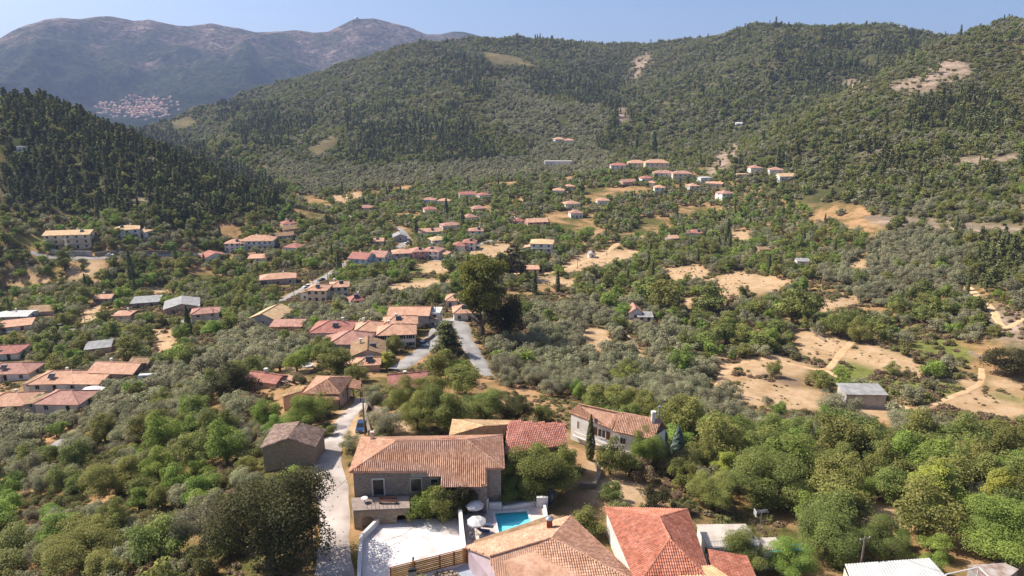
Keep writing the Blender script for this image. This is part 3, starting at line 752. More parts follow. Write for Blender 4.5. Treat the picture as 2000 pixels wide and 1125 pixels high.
    if 90 < dist < 560 and roof in ('hip', 'gablex', 'gabley') and rg.random() < .4:      # solar water heater
        b = MB(); hx, hy, hz = x * rg.uniform(-.4, .4), -y * rg.uniform(.35, .6), h + rise * .45
        b.box((hx, hy - .5, hz + .45), (1.9, 1.3, .1), rx=RAD(38)); b.tube((hx - .9, hy + .25, hz + 1.05), (hx + .9, hy + .25, hz + 1.05), .26, n=9, mi=1)
        for sx in (-.8, .8): b.tube((hx + sx, hy + .25, hz - .4), (hx + sx, hy + .25, hz + 1), .03, n=4, mi=1)
        b.obj('solar_heater', [M_GLASS, M_METAL], t)
    if 90 < dist < 420 and rg.random() < .4:
        b = MB(); b.tube((x * .3, y * .2, h), (x * .3, y * .2, h + rise + 2.4), .03, n=5)
        for k_ in range(4): b.tube((x * .3 - .5, y * .2, h + rise + 1.7 + .2 * k_), (x * .3 + .5, y * .2, h + rise + 1.7 + .2 * k_), .015, n=4)
        b.obj('aerial', M_METAL, t)
    reg((c.x, c.y), (max(w, d) * .5 if dist < 300 else min(w, d) * .5), (u0 - 3, u1 + 3), (vb - hp * 1.05, vb - hp * (1 - vis)), dist)
    LANDMARK.append((short or label.split(' with ')[0], c.x, c.y))
    return t
# ------------------------------------------------------------ the nearest houses, slope by slope
def hull_walls(pts, z0, z1, m, parent, inset=0.5, name='wall'):
    c = sum((Vector((p[0], p[1], 0)) for p in pts), Vector()) / len(pts)
    q = []
    for p in pts:
        d = Vector((p[0], p[1], 0)) - c; q.append(c + d * (1 - inset / max(d.length, .1)))
    b = MB(); poly_walls(b, [(p.x, p.y) for p in q], z0, z1)
    return b.obj(name, m, parent), q
def big_house(name, label, slopes, lines, rm, walls, wm, cat='house', pick=None, mats=None, wz=None, inset=0.55, short=None, base=-1.0, pitch=.30):
    c = sum((Vector(p) for p in walls), Vector()) / len(walls); c.z = 0
    t = thing(name, label, cat, c)
    loc = lambda p: Vector(p) - c
    S = [[loc(p) for p in s] for s in slopes]
    ro = roof_solid(S, rm, 'roof', t, t=0.22)
    tiles(S, mats or [rm], ro, pick, pitch=pitch)
    caps([(loc(a), loc(b)) for a, b in lines], rm, ro)
    w, q = hull_walls([loc(p) for p in walls], base, wz, wm, t, inset)
    LANDMARK.append((short or name, c.x, c.y))
    rad = max((Vector((p[0], p[1], 0)) - c).length for p in walls)
    us = [proj(*map(np.float64, p)) for s in slopes for p in s]
    reg((c.x, c.y), rad * .8, (min(float(a[0]) for a in us), max(float(a[0]) for a in us)), (min(float(a[1]) for a in us), max(float(a[1]) for a in us)), math.hypot(c.x, c.y))
    return t, ro, q, c

# central house: long hip roof whose front slope runs on over a projecting wing
ze, zr = 6.7, 9.5
e0, e1, e2, e3 = P(682, 922, ze), P(985, 915, ze), P(981, 850, ze), P(706, 855, ze)
r0, r1 = P(775, 861, zr), P(910, 859, zr)
# make the front slope one plane and carry it down
nrm = (e1 - e0).cross(r0 - e0).normalized()
def onplane(u, v, p0, n):
    d = Vector(ray(u, v)); o = Vector((0, 0, CAMZ)); return o + d * ((p0 - o).dot(n) / d.dot(n))
f = lambda u, v: onplane(u, v, e0, nrm)
r1 = f(910, 859); e1 = f(985, 915)
front = [e0, f(836, 921.5), f(836.5, 929), f(862, 929.5), f(862, 950), f(951, 948), f(951, 916), e1, r1, r0]
M_PATCH = tilemat('clay_patch', rgb('b5573c'), rgb('97432d'))
def pick_central(si, a, b):
    n = fbm(a * 1.0 + 7, b * .35 + 3, 2.2, 3)
    return ((n > .30) | ((n > .12) & (a > 11) & (a < 13.5))).astype(int) if si == 0 else (fbm(a, b, 3, 2) > .42).astype(int)
tC, roC, qC, cC = big_house('stone_house', 'long stone house with patched orange tile roof beside the concrete lane',
    [front, [e1, e2, r1], [e2, e3, r0, r1], [e3, e0, r0]], [(r0, r1), (e0, r0), (e1, r1), (e3, r0), (e2, r1)],
    ROOF['orange'], [e0, e1, e2, e3], WALL['stone'], pick=pick_central, mats=[ROOF['orange'], M_PATCH], wz=6.55, short='the long stone house')
# cream verge slope on the left is a paler clay
def local(o, p): return Vector(p) - o.location
def box_part(parent, name, a, b_, z0, z1, th, m):
    a, b_ = Vector((a[0], a[1], 0)), Vector((b_[0], b_[1], 0)); d = b_ - a
    b = MB(); b.box(((a + b_) / 2 + Vector((0, 0, (z0 + z1) / 2))), (d.length, th, z1 - z0), math.atan2(d.y, d.x)); return b.obj(name, m, parent)
# wing under the carried-down slope
wg = [f(862, 949), f(951, 947), f(951, 916), f(862, 919)]
b = MB(); poly_walls(b, [(local(tC, p).x, local(tC, p).y) for p in (wg[0].lerp(wg[3], .4), wg[1].lerp(wg[2], .4), wg[2], wg[3])], -1, [5.4, 5.4, 6.3, 6.3]); b.obj('wall', WALL['stone'], tC)
# front wall openings: on the wall line between qC[0] and qC[1]
wd = (qC[1] - qC[0]); wl = wd.length; wa = math.atan2(wd.y, wd.x)
def on_wall(frac, z): p = qC[0] + wd * frac; return Vector((p.x, p.y, z))
M_SURR = mat('pale_surround', rgb('bdb4aa'), rgb('a79e95'), 1)
window(tC, on_wall(.165, 2.75), wa, 1.55, 2.45, True, None, 'door')
window(tC, on_wall(.42, 3.2), wa, 1.5, 2.0, dark=True)
window(tC, on_wall(.545, 3.4), wa, 1.0, 1.7, dark=True)
b = MB(); b.box(on_wall(.46, 5.9) + Vector((0, -.06, 0)), (3.2, .12, .7), wa); b.obj('lintel', M_SURR, tC)
chimney(roC, local(tC, r0 * .2 + e3 * .8) + Vector((0.9, -1.0, .3)), 1.0, .5, M_CONC)
# terrace with paving and cellar arches
ta, tb, tc_, td = P(690, 997, 2.6), P(800, 992, 2.6), P(800, 968, 2.6), P(686, 972, 2.6)
tt = thing('stone_terrace', 'raised stone terrace with vaulted cellar arches before the long stone house', 'terrace', (ta.x, ta.y, 0))
TL = lambda p: (local(tt, p).x, local(tt, p).y)
pl = [TL(ta), TL(tb), TL(tc_), TL(td)]
b = MB(); b.prism(pl, 2.45, 2.6); b.obj('deck', mat('terrace_paving', rgb('a8968a'), rgb('8d7c71'), .8, bump=.3), tt)
ins = lambda k: [(p[0] * (1 - k) + sum(q[0] for q in pl) / 4 * k, p[1] * (1 - k) + sum(q[1] for q in pl) / 4 * k) for p in pl]
# front retaining wall built round two arches
A, B = Vector((*pl[0], 0)), Vector((*pl[1], 0)); AB = (B - A); LW = AB.length; AB.normalize(); NB = Vector((AB.y, -AB.x, 0))
if NB.y > 0: NB = -NB
b = MB()
archs = [(LW * .14, LW * .34), (LW * .76, LW * .94)]
xs = [0] + [q for a in archs for q in a] + [LW]
for i in range(0, len(xs), 2):
    s, e = xs[i], xs[i + 1]
    b.box(A + AB * (s + e) / 2 + Vector((0, 0, .7)) - NB * .2, (e - s, .5, 3.5), math.atan2(AB.y, AB.x))
for (s, e) in archs:
    n = 8; mid = (s + e) / 2; rr = (e - s) / 2; zc = 1.0
    for k in range(n):
        a0, a1 = math.pi * k / n, math.pi * (k + 1) / n
        x0, x1 = mid - rr * math.cos(a0), mid - rr * math.cos(a1); z0_, z1_ = zc + rr * .75 * math.sin(a0), zc + rr * .75 * math.sin(a1)
        fp = [A + AB * x0 + Vector((0, 0, z0_)), A + AB * x1 + Vector((0, 0, z1_)), A + AB * x1 + Vector((0, 0, 2.44)), A + AB * x0 + Vector((0, 0, 2.44))]
        b.face([q + NB * .05 for q in fp]); b.face([fp[0] + NB * .05, fp[0] - NB * .45, fp[1] - NB * .45, fp[1] + NB * .05])
b.obj('wall', WALL['stone2'], tt)
b = MB(); C_ = Vector((*pl[3], 0)); D_ = Vector((*pl[2], 0))
poly_walls(b, [(A.x, A.y), (C_.x, C_.y), (D_.x, D_.y), (B.x, B.y)][:3], -1, 2.44); b.obj('side_wall', WALL['stone2'], tt)
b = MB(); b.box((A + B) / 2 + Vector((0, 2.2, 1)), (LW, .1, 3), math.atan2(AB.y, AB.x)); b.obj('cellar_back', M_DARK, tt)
rl = MB()
for k in range(9):
    q = A + AB * (LW * (.25 + .07 * k)) + Vector((0, .15, 2.6)); rl.tube(q, q + Vector((0, 0, 1)), .025, n=5)
rl.tube(A + AB * LW * .25 + Vector((0, .15, 3.6)), A + AB * LW * .81 + Vector((0, .15, 3.6)), .03, n=5); rl.obj('railing', M_DARK, tt)
LANDMARK.append(('the vaulted stone terrace', ta.x, ta.y))
# round table and bench on the terrace
rt = thing('round_table', 'small round white table on the stone terrace', 'table', P(712, 981, 2.6))
b = MB(); b.lathe([(0, .74), (.5, .74), (.5, .70), (0, .70)]); b.obj('table_top', M_WHITE, rt); b = MB(); b.lathe([(.05, .7), (.05, .04), (.3, .03), (.3, 0)]); b.obj('leg', M_METAL, rt)
bn = thing('garden_bench', 'dark slatted bench on the terrace in front of the door', 'bench', P(758, 983, 2.6))
for k in range(3):
    b = MB(); b.box((0, -.2 + .16 * k, .45), (2.6, .13, .04)); b.obj('slat', M_BROWN, bn)
for k in range(2):
    b = MB(); b.box((0, .3, .65 + .2 * k), (2.6, .03, .13)); b.obj('slat', M_BROWN, bn)
for s in (-1, 1):
    b = MB(); b.box((s * 1.2, .05, .22), (.06, .5, .44)); b.box((s * 1.2, .3, .55), (.06, .05, .66)); b.obj('leg', M_DARK, bn)

# house behind: tan hip part and red part
z1, z2 = 5.6, 8.0
a0, a1, a2, a3 = P(878, 851, z1), P(984, 852, z1), P(999, 822, z1), P(884, 820, z1)
g0, g1 = P(944, 832, 7.6), P(992, 829.5, 7.6)
tB, roB, qB, cB = big_house('tan_roofed_house', 'house with pale tan hipped roof joined behind the long stone house', [[a0, a1, g1, g0], [a1, a2, g1], [a2, a3, g0, g1], [a3, a0, g0]],
    [(a0, g0), (g0, g1), (a3, g0), (a1, g1)], ROOF['cream'], [a0, a1, a2, a3], WALL['stone'], wz=5.4, short='the pale tan roof')
b0, b1, b2, b3 = P(985, 886, 5.0), P(1106, 868, 5.0), P(1105, 834, 5.0), P(997, 822, 5.0)
h0, h1 = P(992, 838, 7.3), P(1105, 838, 7.3)
h0 = (b0 + b3) / 2; h0.z = 7.2; h1 = (b1 + b2) / 2; h1.z = 7.2
tR, roR, qR, cR = big_house('red_roofed_house', 'house with red tiled gable roof half hidden by trees behind the long stone house', [[b0, b1, h1, h0], [b2, b3, h0, h1]], [(h0, h1)], tilemat('clay_coral', rgb('dd9c88'), rgb('c8826d')), [b0, b1, b2, b3], WALL['stone'], wz=4.8, short='the red gable roof')
window(tR, qR[0] + (qR[1] - qR[0]) * .2 + Vector((0, 0, 2.0)), math.atan2((qR[1] - qR[0]).y, (qR[1] - qR[0]).x), 1.1, 1.3)

# bottom centre house: gable on the left, hip on the right
ze, zr = 3.2, 5.3
k0, k1 = P(908, 1068, ze), P(1114, 1008, ze)
s0, s1 = P(956, 1087, zr), P(1077, 1051, zr)
k2 = P(1262, 1146, ze); k3 = P(985, 1166, ze)
tH, roH, qH, cH = big_house('tan_villa', 'villa with tan barrel tile roof and brick chimney beside the pool', [[k1, k0, s0, s1], [k3, k2, s1, s0], [k2, k1, s1]], [(s0, s1), (k1, s1), (k2, s1)],
    ROOF['tan'], [k0, k1, k2, k3], WALL['lilac'], wz=3.1, short='the tan villa', inset=.45)
gq = [local(tH, k0) * .97 , local(tH, k3) * .97, local(tH, s0) * .965]
b = MB(); b.face([(gq[0].x, gq[0].y, 2.9), (gq[1].x, gq[1].y, 2.9), (gq[2].x, gq[2].y, zr - .25)]); b.obj('gable', WALL['lilac'], tH)
ch = MB(); cc = local(tH, P(1073, 1030, 4.0)); ch.box(cc + Vector((0, 0, -.2)), (.75, .75, 3.0)); ch.obj('chimney', mat('chimney_brick', rgb('a5674b'), rgb('83503a'), 3), roH)
ch = MB(); ch.lathe([(.55, 1.3), (.6, 1.42), (.2, 1.7), (0, 1.72)], c=cc); ch.obj('cowl', M_METAL, roH)
p0, p1 = P(925, 1058, 2.9), P(1085, 1012, 2.9)
aw0, aw1 = P(928, 1055, 2.55), P(1079, 1004, 2.55)
b = MB(); b.face([local(tH, q) for q in (P(920, 1066, 3.0), P(1100, 1014, 3.0), aw1, aw0)]); b.face([local(tH, q) - Vector((0, 0, .12)) for q in (aw0, aw1, P(1100, 1014, 3.0), P(920, 1066, 3.0))]); b.obj('veranda_roof', ROOF['brown'], tH)

# red house on the right
ze, zr = 3.4, 5.9
m0, m1, m2, m3 = P(1181, 991, ze), P(1342, 995, ze), P(1392, 1140, ze), P(1245, 1145, ze)
n0, n1 = P(1288, 1010, zr), P(1308, 1053, zr)
x0, x1, x2 = P(1383, 1072, ze - .5), P(1458, 1087, ze - 1.3), P(1486, 1150, ze - 1.3)
x3 = P(1398, 1150, ze - .5)
m1b = m1 + (m2 - m1) * .52
M_RED2 = tilemat('clay_brickred', rgb('cf8c73'), rgb('b87259'))
tD, roD, qD, cD = big_house('brick_red_house', 'white house with brick red hipped tile roof near the flat concrete roof', [[m3, m2, n1], [m2, m1, n0, n1], [m1, m0, n0], [m0, m3, n1, n0]],
    [(n0, n1), (m0, n0), (m1, n0), (m2, n1), (m3, n1)], M_RED2, [m0, m1, m2, m3], WALL['white'], wz=3.3, short='the brick red hipped roof', inset=.5)
S = [[local(tD, q) for q in (x2, x1, x0, x3)]]
o = roof_solid(S, M_RED2, 'lower_roof', tD); tiles(S, [M_RED2], o)
b = MB(); poly_walls(b, [(local(tD, q).x * .985, local(tD, q).y * .99) for q in (x0, x1, x2, x3)], -1, 1.9); b.obj('wall', WALL['white'], tD)
pp = [P(1325, 1120, 3.0), P(1390, 1116, 3.0), P(1440, 1150, 3.0), P(1325, 1150, 3.0)]
cs = thing('corrugated_canopy', 'cream corrugated canopy sheet in front of the brick red roof', 'canopy', (pp[0].x, pp[0].y, 0))
b = MB(); n = 28
for k in range(n):
    q = pp[0].lerp(pp[1], k / n); q2 = pp[0].lerp(pp[1], (k + 1) / n); s = pp[3].lerp(pp[2], k / n); s2 = pp[3].lerp(pp[2], (k + 1) / n); dz = Vector((0, 0, .1 if k % 2 else 0)); dz2 = Vector((0, 0, 0 if k % 2 else .1))
    up = Vector((0, 0, .9))
    b.face([local(cs, s + dz + up), local(cs, s2 + dz2 + up), local(cs, q2 + dz2 + up), local(cs, q + dz + up)])
b.obj('sheet', ROOF['cream'], cs)
for q in (pp[0], pp[1], pp[2]):
    b = MB(); b.tube(local(cs, q) + Vector((0, 0, -4)), local(cs, q) + Vector((0, 0, .9)), .06); b.obj('post', M_METAL, cs)

# flat concrete roofs with railing, awning, antenna
def slab_house(name, label, px, z, m, wm, short, base=-5):
    q = [P(u, v, z) for u, v in px]
    t = thing(name, label, 'house', (q[0].x, q[0].y, 0))
    pl = [(local(t, p).x, local(t, p).y) for p in q]
    b = MB(); b.prism(pl, z - .2, z); b.obj('roof', m, t)
    cx, cy = sum(p[0] for p in pl) / len(pl), sum(p[1] for p in pl) / len(pl)
    b = MB(); poly_walls(b, [(p[0] * .96 + cx * .04, p[1] * .96 + cy * .04) for p in pl], base, z - .1); b.obj('wall', wm, t)
    c = sum(q, Vector()) / len(q); us = [p[0] for p in px]; vs = [p[1] for p in px]
    reg((c.x, c.y), 5, (min(us), max(us)), (min(vs), max(vs)), math.hypot(c.x, c.y)); LANDMARK.append((short, c.x, c.y))
    return t, q
tF, qF = slab_house('flat_roofed_house', 'low house with bare stained concrete flat roof and blue railing', [(1360,1024),(1456,1023),(1484,1058),(1482,1066),(1384,1070)], .4, M_CONC, WALL['white'], 'the flat concrete roof')
b = MB()
def rail(b, p, q, zt=.95, n=16):
    for k in range(n + 1):
        s = p.lerp(q, k / n); b.tube(s, s + Vector((0, 0, zt)), .02, n=4)
    for z in (.1, zt): b.tube(p + Vector((0, 0, z)), q + Vector((0, 0, z)), .03, n=5)
rail(b, local(tF, qF[4]) + Vector((0, .1, 0)), local(tF, qF[3]) + Vector((-.1, .1, 0)), .95, 34); b.obj('railing', mat('blue_rail', rgb('8fa9b8'), rgb('7d97a6'), 1, rough=.5), tF)
tG, qG = slab_house('flat_roofed_annex', 'small annex with beige flat roof beside the turquoise railing', [(1484,1050),(1515,1049),(1533,1070),(1508,1075),(1492,1074)], .0, M_CONC, WALL['white'], 'the beige annex roof')
b = MB(); rail(b, local(tG, P(1506, 1082, -.6)), local(tG, P(1565, 1073, -.6)), .9, 18); b.box((local(tG, P(1506, 1080, .2)) + local(tG, P(1565, 1071, .2))) / 2, (4.6, .16, .08), .12); b.obj('railing', mat('turquoise_paint', rgb('5fb3a8'), rgb('4d9c92'), 1, rough=.5), tG)
an = thing('television_antenna', 'television antenna on a thin mast above the flat concrete roof', 'antenna', P(1482, 1052, .3))
b = MB(); b.tube((0, 0, -.2), (0, 0, 4.4), .045); b.obj('mast', M_METAL, an)
b = MB(); b.tube((-.8, 0, 4.3), (.9, .2, 4.5), .03)
for k in range(9):
    x = -.8 + .2 * k; b.tube((x, -.45, 4.3 + .02 * k), (x, .45, 4.3 + .02 * k), .018, n=4)
b.obj('boom', M_METAL, an)
b = MB()
for k in range(6): b.tube((-.9, -.5, 3.75 + .16 * k), (-.9, .5, 3.75 + .16 * k), .02, n=4)
b.tube((-.9, -.5, 3.75), (-.9, -.5, 4.6), .02, n=4); b.tube((-.9, .5, 3.75), (-.9, .5, 4.6), .02, n=4); b.obj('reflector', M_WHITE, an)

# white corrugated roof at the bottom right, white frame and scrap roof
q = [P(1650, 1102, .5), P(1816, 1090, .5), P(1862, 1140, .1), P(1668, 1150, .1)]
tW = thing('white_roofed_shed', 'shed with white corrugated metal roof beside the wooden pole', 'shed', (q[0].x, q[0].y, 0))
b = MB(); n = 60
for k in range(n):
    A_, B_ = q[0].lerp(q[1], k / n), q[0].lerp(q[1], (k + 1) / n); C2, D2 = q[3].lerp(q[2], (k + 1) / n), q[3].lerp(q[2], k / n)
    i = Vector((0, 0, .07 if k % 2 else 0)); j = Vector((0, 0, 0 if k % 2 else .07))
    b.face([local(tW, D2 + i), local(tW, C2 + j), local(tW, B_ + j), local(tW, A_ + i)])
b.obj('roof', ROOF['white'], tW)
b = MB(); poly_walls(b, [(local(tW, s).x, local(tW, s).y) for s in (q[3], q[2], q[1], q[0])], -7, -.02); b.obj('wall', WALL['cream'], tW)
reg(((q[0].x + q[2].x) / 2, (q[0].y + q[2].y) / 2), 7, (1650, 1850), (1092, 1125), 88); LANDMARK.append(('the white corrugated roof', q[0].x, q[0].y))
fr = thing('pergola_frame', 'white metal pergola frame at the lower right corner', 'pergola', P(1850, 1122, -2))
z = .6; A_, B_, C2 = [local(fr, P(*s)) for s in ((1848, 1122, z), (1912, 1108, z), (1935, 1130, z))]
for a_, b_ in ((A_, B_), (B_, C2)):
    b = MB(); b.tube(a_, b_, .08); b.obj('beam', M_WHITE, fr)
for a_ in (A_, B_, C2):
    b = MB(); b.tube(a_, a_ + Vector((0, 0, -5)), .07); b.obj('post', M_WHITE, fr)
tK, qK = slab_house('rusty_lean_to', 'grey patched lean-to roof in the lower right corner', [(1890,1104),(1962,1099),(1990,1112),(1960,1135),(1925,1130)], -.8, mat('rusty_sheet', rgb('b9aca2'), rgb('8d7262'), .9), WALL['grey'], 'the patched lean-to', -8)

# white house with brown shutters (two gabled blocks)
zE, zR = 1.2, 3.7
w0, w1 = P(1111, 805, zE), P(1196, 838, zE)
u0_, u1_ = P(1130, 789, zR), P(1213, 807, zR)
off = (u0_ - w0); w3 = w0 + Vector((off.x, off.y, 0)) * 2; off = (u1_ - w1); w2 = w1 + Vector((off.x, off.y, 0)) * 2
y0, y1 = P(1198, 842, zE - .1), P(1276, 858, zE - .1)
v0_, v1_ = P(1215, 806, zR + .1), P(1290, 821, zR + .1)
d0 = (v0_ - y0); d0.z = 0
y3, y2 = y0 + d0 * 2, y1 + d0 * 2
v1_ = y1 + d0 + Vector((0, 0, zR + .1 - y1.z))
tV, roV, qV, cV = big_house('white_house', 'white two-storey house with pink tiled gables and brown shutters', [[w0, w1, u1_, u0_], [w2, w3, u0_, u1_], [y0, y1, v1_, v0_], [y2, y3, v0_, v1_]], [(u0_, u1_), (v0_, v1_), (y0, v0_)],
    ROOF['orange'], [w0, w1, y0, y1, y2, y3, w3], WALL['white'], wz=1.05, short='the white house with brown shutters', base=-9, inset=.5)
wd2 = qV[1] - qV[0]; wa2 = math.atan2(wd2.y, wd2.x)
pw = qV[0] + wd2 * .74; window(tV, Vector((pw.x, pw.y, -1.5)), wa2, 1.6, 1.6, True, 'brown')
pw = qV[0] + wd2 * .3; window(tV, Vector((pw.x, pw.y, -1.5)), wa2, 1.2, 1.5, True, 'brown')
wd3 = qV[3] - qV[2]; wa3 = math.atan2(wd3.y, wd3.x)
for k in (.25, .7):
    pw = qV[2] + wd3 * k; window(tV, Vector((pw.x, pw.y, -1.3)), wa3, 1.0, 1.2)
for k in (.3, .6, .85):
    pw = qV[2] + wd3 * k; window(tV, Vector((pw.x, pw.y, -6.0)), wa3, 1.2, 2.0)
pw = qV[0] + wd2 * .55; b = MB(); b.box(Vector((pw.x, pw.y, -2.95)) + Vector((0.3, -.6, 0)), (wd2.length, 1.2, .2), wa2); b.box(Vector((pw.x, pw.y, -2.5)) + Vector((.3, -1.15, 0)), (wd2.length, .12, .9), wa2); b.obj('balcony', WALL['white'], tV)
pw = (qV[2] + qV[3]) / 2; b = MB(); b.box(Vector((pw.x, pw.y, -3.0)) + Vector((0.2, -.5, 0)), (wd3.length, 1.0, .2), wa3); b.box(Vector((pw.x, pw.y, -2.55)) + Vector((.2, -.95, 0)), (wd3.length, .12, .9), wa3); b.obj('balcony', WALL['white'], tV)
chimney(roV, local(tV, v1_) + Vector((-1.5, .3, -.4)), 1.6, .6)
b = MB(); b.tube(local(tV, v1_) + Vector((-.6, -.2, -1)), local(tV, v1_) + Vector((-.6, -.2, 2.6)), .16); b.tube(local(tV, v1_) + Vector((-.6, -.2, 2.6)), local(tV, v1_) + Vector((-.6, -.2, 2.9)), .26); b.obj('flue', M_METAL, roV)
sd = thing('satellite_dish', 'grey satellite dish on the eave of the white house', 'dish', P(1163, 828, 1.3))
b = MB(); b.lathe([(0, 0), (.3, .05), (.5, .16)], 12); o = b.obj('dish', M_METAL, sd); o.rotation_euler = (RAD(60), 0, RAD(40)); o.location = (0, 0, .6)
b = MB(); b.tube((0, 0, -.3), (0, 0, .6), .04); b.obj('arm', M_METAL, sd)

# rubble stone barn
zE, zR = 3.0, 5.0
c0, c1 = P(508, 875, zE), P(615, 874, zE); c2, c3 = P(636, 839, zE), P(537, 829, zE)
o0, o1 = P(562, 856, zR), P(585, 825.5, zR)
tS, roS, qS, cS = big_house('stone_barn', 'old rubble stone barn with sagging weathered tile roof by the lane', [[c3, c0, o0, o1], [c1, c2, o1, o0]], [(o0, o1)], ROOF['old'], [c0, c1, c2, c3], WALL['stone2'], cat='barn', wz=2.95, short='the old stone barn', inset=.35, base=-4, pitch=.24)
b = MB(); b.face([(qS[0].x, qS[0].y, 2.9), (qS[1].x, qS[1].y, 2.9), (local(tS, o0).x * .97, local(tS, o0).y * .96, zR - .2)]); b.obj('gable', WALL['stone2'], tS)
b = MB(); b.face([(qS[2].x, qS[2].y, 2.9), (qS[3].x, qS[3].y, 2.9), (local(tS, o1).x * .97, local(tS, o1).y * .96, zR - .2)]); b.obj('gable', WALL['stone2'], tS)

# tan hipped house with porch, annex and carport
gT = gz(*P(640, 800, -4)[:2]); zE = gT + 3.2; zR = zE + 2.2
t0, t1, t2, t3 = P(592, 769, zE), P(664, 769, zE), P(687, 736, zE), P(619, 735, zE)
ap = P(639, 741, zR); ap2 = P(648, 737, zR)
tT, roT, qT, cT = big_house('porch_house', 'pink walled house with tan pyramid roof, porch and carport', [[t0, t1, ap], [t1, t2, ap2, ap], [t2, t3, ap2], [t3, t0, ap, ap2]], [(t0, ap), (t1, ap), (t2, ap2), (t3, ap2), (ap, ap2)], ROOF['tan'], [t0, t1, t2, t3], WALL['tanw'], wz=zE - .1, short='the pyramid roofed house', base=gT - 4)
wdT = qT[1] - qT[0]; waT = math.atan2(wdT.y, wdT.x)
for k in (.35, .68):
    pw = qT[0] + wdT * k; window(tT, Vector((pw.x, pw.y, gT + .9)), waT, 1.1, 1.3)
wdT2 = qT[2] - qT[1]
for k in (.3, .7):
    pw = qT[1] + wdT2 * k; window(tT, Vector((pw.x, pw.y, gT + .9)), math.atan2(wdT2.y, wdT2.x), 1.0, 1.3)
S = [[local(tT, s) for s in (P(616, 781, zE - .9), P(663, 781, zE - .9), P(660, 769, zE - .3), P(612, 769, zE - .3))]]
o = roof_solid(S, ROOF['orange'], 'porch_roof', tT); tiles(S, [ROOF['orange']], o)
for k in (0.02, .5, .98):
    s = S[0][0].lerp(S[0][1], k); b = MB(); b.box((s.x, s.y + .1, gT + .7), (.16, .16, 3.2)); b.obj('post', M_BROWN, tT)
b = MB(); s = (S[0][0] + S[0][1]) / 2; b.box((s.x - .5, s.y + 1.2, gT - .6), (6.0, 3.4, 1.2), waT); b.obj('porch_floor', M_CONC, tT)
b = MB(); rail(b, Vector((S[0][0].x, S[0][0].y, gT)), Vector((S[0][1].x, S[0][1].y, gT)), .9, 20); b.obj('railing', M_DARK, tT)
S = [[local(tT, s) for s in (P(551, 775, zE - 1.6), P(588, 764, zE - 1.3), P(600, 752, zE - .7), P(566, 762, zE - .9))]]
o = roof_solid(S, ROOF['cream'], 'annex_roof', tT); tiles(S, [ROOF['cream']], o)
b = MB(); poly_walls(b, [(s.x * .98, s.y) for s in S[0]], gT - 4, [s.z - .15 for s in S[0]]); b.obj('wall', WALL['tanw'], tT)
S = [[local(tT, s) for s in (P(678, 757, zE - .6), P(704, 761, zE - .6), P(706, 744, zE - .2), P(689, 741, zE - .2))]]
o = roof_solid(S, ROOF['brown'], 'carport_roof', tT); tiles(S, [ROOF['orange']], o)
for s in S[0]:
    b = MB(); b.box((s.x * .99, s.y * .99, s.z - 2.1), (.14, .14, 4)); b.obj('post', M_BROWN, tT)
# ------------------------------------------------------------ white yard, pool terrace, fence
yd = [P(*s, .12) for s in ((707,1150),(706,1100),(709,1045),(745,1019),(800,1014),(893,1012),(908,1070),(912,1100),(770,1150))]
b = MB(); b.prism([(p.x, p.y) for p in yd], -1.2, .12)
M_YARD = mat('white_yard', rgb('dad2cd'), rgb('b8aaa1'), .3, detail=12, bump=.4, bscale=1.5, contrast=(.3, .46))
YARD = b.obj('yard', M_YARD)
tag(YARD, 'whitewashed concrete yard between the lane and the pool wall', kind='structure')
for cr_ in ([(748,1058),(765,1052),(782,1047),(792,1043),(800,1036),(812,1028)],[(745,1075),(770,1062),(800,1050)],[(820,1022),(835,1030),(860,1034)],[(725,1050),(738,1075),(742,1100)]):
    b = MB(); q_ = [P(u_ + rnd.uniform(-2, 2), v_ + rnd.uniform(-1, 1), .126) for u_, v_ in cr_]
    for i_ in range(len(q_) - 1):
        d_ = (q_[i_ + 1] - q_[i_]); n_ = Vector((-d_.y, d_.x, 0)).normalized() * rnd.uniform(.03, .08)
        b.face([q_[i_] - n_, q_[i_ + 1] - n_ * .6, q_[i_ + 1] + n_ * .6, q_[i_] + n_])
    b.obj('crack', mat('crack_dirt', rgb('8f857f'), rgb('7a716b'), 3), YARD)
def wall_run(name, label, px, z0, z1, th, m, cat='wall', short=None):
    q = [P(u, v, z1) for u, v in px]
    t = thing(name, label, cat, (q[0].x, q[0].y, 0))
    q = [local(t, p) for p in q]
    L_, R_ = [], []
    for i, p in enumerate(q):
        d = (q[min(i + 1, len(q) - 1)] - q[max(i - 1, 0)]); d.z = 0; d.normalize(); n = Vector((-d.y, d.x, 0)) * th / 2
        L_.append(p + n); R_.append(p - n)
    b = MB()
    for i in range(len(q) - 1):
        dn = Vector((0, 0, z0 - z1))
        b.face([L_[i], L_[i + 1], R_[i + 1], R_[i]][::-1]); b.face([L_[i], L_[i + 1], L_[i + 1] + dn, L_[i] + dn]); b.face([R_[i + 1], R_[i], R_[i] + dn, R_[i + 1] + dn])
    for i in (0, -1): b.face([L_[i], R_[i], R_[i] + dn, L_[i] + dn])
    b.obj('wall', m, t)
    return t
wall_run('parapet_wall', 'low white parapet wall along the left edge of the white yard', [(700,1150),(702,1090),(705,1045),(738,1012)], -1, 1.1, .45, M_WHITE)
tPW = wall_run('pool_wall', 'tall white curved wall round the umbrellas beside the pool', [(907,1070),(903,1040),(899,1000),(896.5,972),(899,966.5),(905,964.5),(925,967.5),(953,974.5)], -1, 2.3, .55, M_WHITE)
LANDMARK.append(('the white pool wall', tPW.location.x, tPW.location.y))
wall_run('low_wall', 'short white wall section between the umbrellas and the pool corner', [(955,982),(980,981)], -1, 1.5, .4, M_WHITE)
wall_run('low_wall', 'long low white wall behind the pool', [(981,989),(1010,985),(1047,978.5)], -1, .9, .4, M_WHITE)
